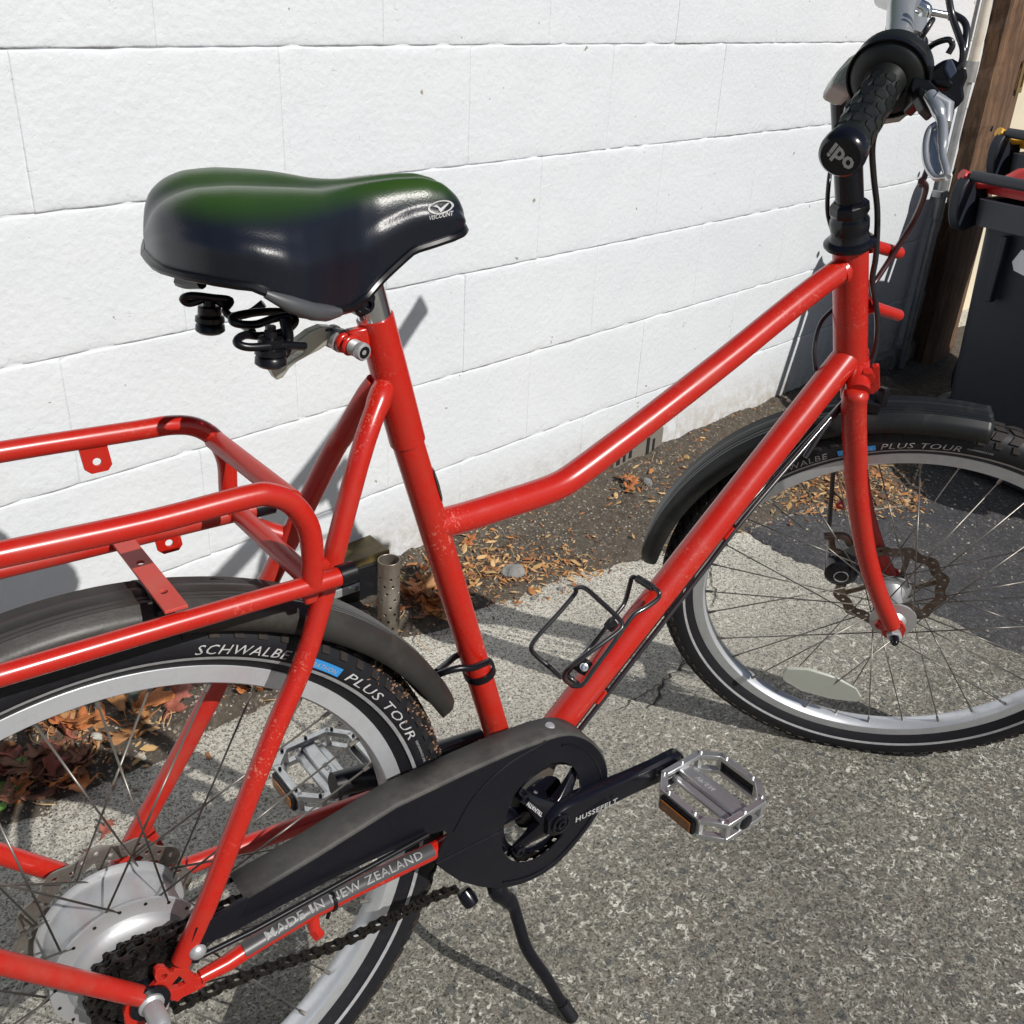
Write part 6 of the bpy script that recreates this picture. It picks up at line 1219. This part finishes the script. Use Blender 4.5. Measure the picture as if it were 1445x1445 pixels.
# under-shell lip following the rim
rimp = [SV(x, -sadw(x), zb_(x)) for x in xs_]; rimq = [SV(x, sadw(x), zb_(x)) for x in reversed(xs_)]
part('saddle_rim', BLK, tube(rimp + rimq, 0.0034, 8, closed=True), parent=sdl)
v = [p for pr_ in [(SV(x, -sadw(x) * .97, zb_(x) - 0.001), SV(x, 0, zb_(x) + 0.003), SV(x, sadw(x) * .97, zb_(x) - 0.001)) for x in xs_] for p in pr_]; f = [(3 * i + j, 3 * i + j + 1, 3 * i + j + 4, 3 * i + j + 3) for i in range(len(xs_) - 1) for j in range(2)]
part('saddle_base', BLK, (v, f), parent=sdl)
part('bumper', mat('grey_scuffed_lip', (0.07, 0.072, 0.078), 0.4), tube([SV(x, -sadw(x) - 0.0015, zb_(x) - 0.001) for x in (0.13, 0.15, 0.17, 0.185, 0.20)], [0.003, 0.0058, 0.0062, 0.006, 0.0035], 10), parent=sdl)
# print on the nose: projected on the cover along the side
dg = bpy.context.evaluated_depsgraph_get(); bvh = BVHTree.FromPolygons([tuple(q) for q in [p_.co for p_ in sdl.data.vertices]], [tuple(p_.vertices) for p_ in sdl.data.polygons])
def onsad(px_, py_):
    def fn_(x, y):
        p0 = P(px_ + x, py_ - y, -0.02); o0 = CB + AX; d = (p0 - o0).normalized(); h = bvh.ray_cast(o0, d)
        return (h[0] + h[1] * (0.0007 if h[1].dot(d) < 0 else -0.0007)) if h[0] else p0
    return fn_
lettering('VISCOUNT', 8.2, lambda x, y: onsad(604.5, 310.5)(x * .84, y + x * 0.17), WHT, sdl, 0.15, 0.15, 1.0)
v = []; f = []
for k in range(40):
    t = 2 * math.pi * k / 40
    for s_ in (1.0, 0.84):
        x = 18 * math.cos(t) * s_; y = 9.5 * math.sin(t) * s_; v.append(onsad(621.5, 292.5)(x, y + x * 0.14))
f = [(2 * k, 2 * k + 1, (2 * k + 3) % 80, (2 * k + 2) % 80) for k in range(40)]
part('saddle_emblem', WHT, (v, f), smooth=False, parent=sdl)
v = [onsad(621.5, 292.5)(x, y + x * 0.14) for x, y in ((-11, 2), (-6, 3.5), (0, -2), (9, 4.5), (12, 4.5), (1, -7), (-1, -7), (-4, -1), (-6, 0), (-9, 0))]
part('emblem_check', WHT, (v, [(0, 1, 7, 8), (1, 2, 6, 7), (2, 3, 4, 5), (2, 5, 6)]), smooth=False, parent=sdl)
# springs and rails
def spring(cx, cy, y_, sc=1.0):
    c = P(cx, cy, y_); lathe = lambda p_, o_, a_, n_: globals()['lathe']([(q[0] * .72, q[1] * .70) for q in p_], o_, a_, n_)
    s0 = part('saddle_spring', BLK, lathe([(0, 0.016), (0.006, 0.016), (0.0065, 0.010), (0.0120, 0.009), (0.0125, 0.002), (0.0115, 0.0), (0.015, -0.002), (0.0155, -0.007), (0.013, -0.009), (0.015, -0.011), (0.0155, -0.017), (0.012, -0.020), (0, -0.020)], c, (0.05, 0, 1), 24))
    part('spring_nut', BMET, lathe([(0, 0.016), (0.0052, 0.016), (0.0052, 0.021), (0, 0.021)], c, (0.05, 0, 1), 6), parent=s0, smooth=False)
    return s0
spring(382, 489, -0.055); spring(296, 444, 0.045)
WIRE = BLK
part('saddle_rail', WIRE, tube(spline([P(430, 488, -0.055), P(398, 487, -0.06), P(352, 490, -0.06), P(334, 483, -0.055), P(345, 473, -0.045), P(368, 474, -0.040), P(400, 468, -0.045), P(416, 455, -0.045), P(410, 446, -0.04), P(385, 450, -0.035), P(360, 458, -0.035), P(332, 456, -0.035), P(330, 447, -0.030), P(360, 441, -0.025), P(400, 440, -0.020), P(450, 446, -0.018), P(495, 436, -0.012)], 7), 0.0029, 10),
     tube(spline([P(402, 450, -0.045), P(406, 475, -0.05), P(403, 495, -0.052), P(394, 504, -0.052)], 5), 0.0042, 10))
part('saddle_rail', WIRE, tube(spline([P(320, 432, 0.04), P(296, 421, 0.045), P(268, 428, 0.05), P(258, 422, 0.05), P(270, 417, 0.045), P(300, 420, 0.04), P(325, 424, 0.035), P(318, 438, 0.03), P(330, 450, 0.02), P(356, 468, -0.03)], 6), 0.0029, 10), tube(spline([P(325, 447, 0.03), P(352, 442, 0.02), P(372, 428, 0.015)], 4), 0.0032, 10), tube(spline([P(252, 397, 0.03), P(262, 400, 0.02), P(285, 400, 0.0)], 4), 0.004, 8))
S.render.resolution_x = 1024; S.render.resolution_y = 1024
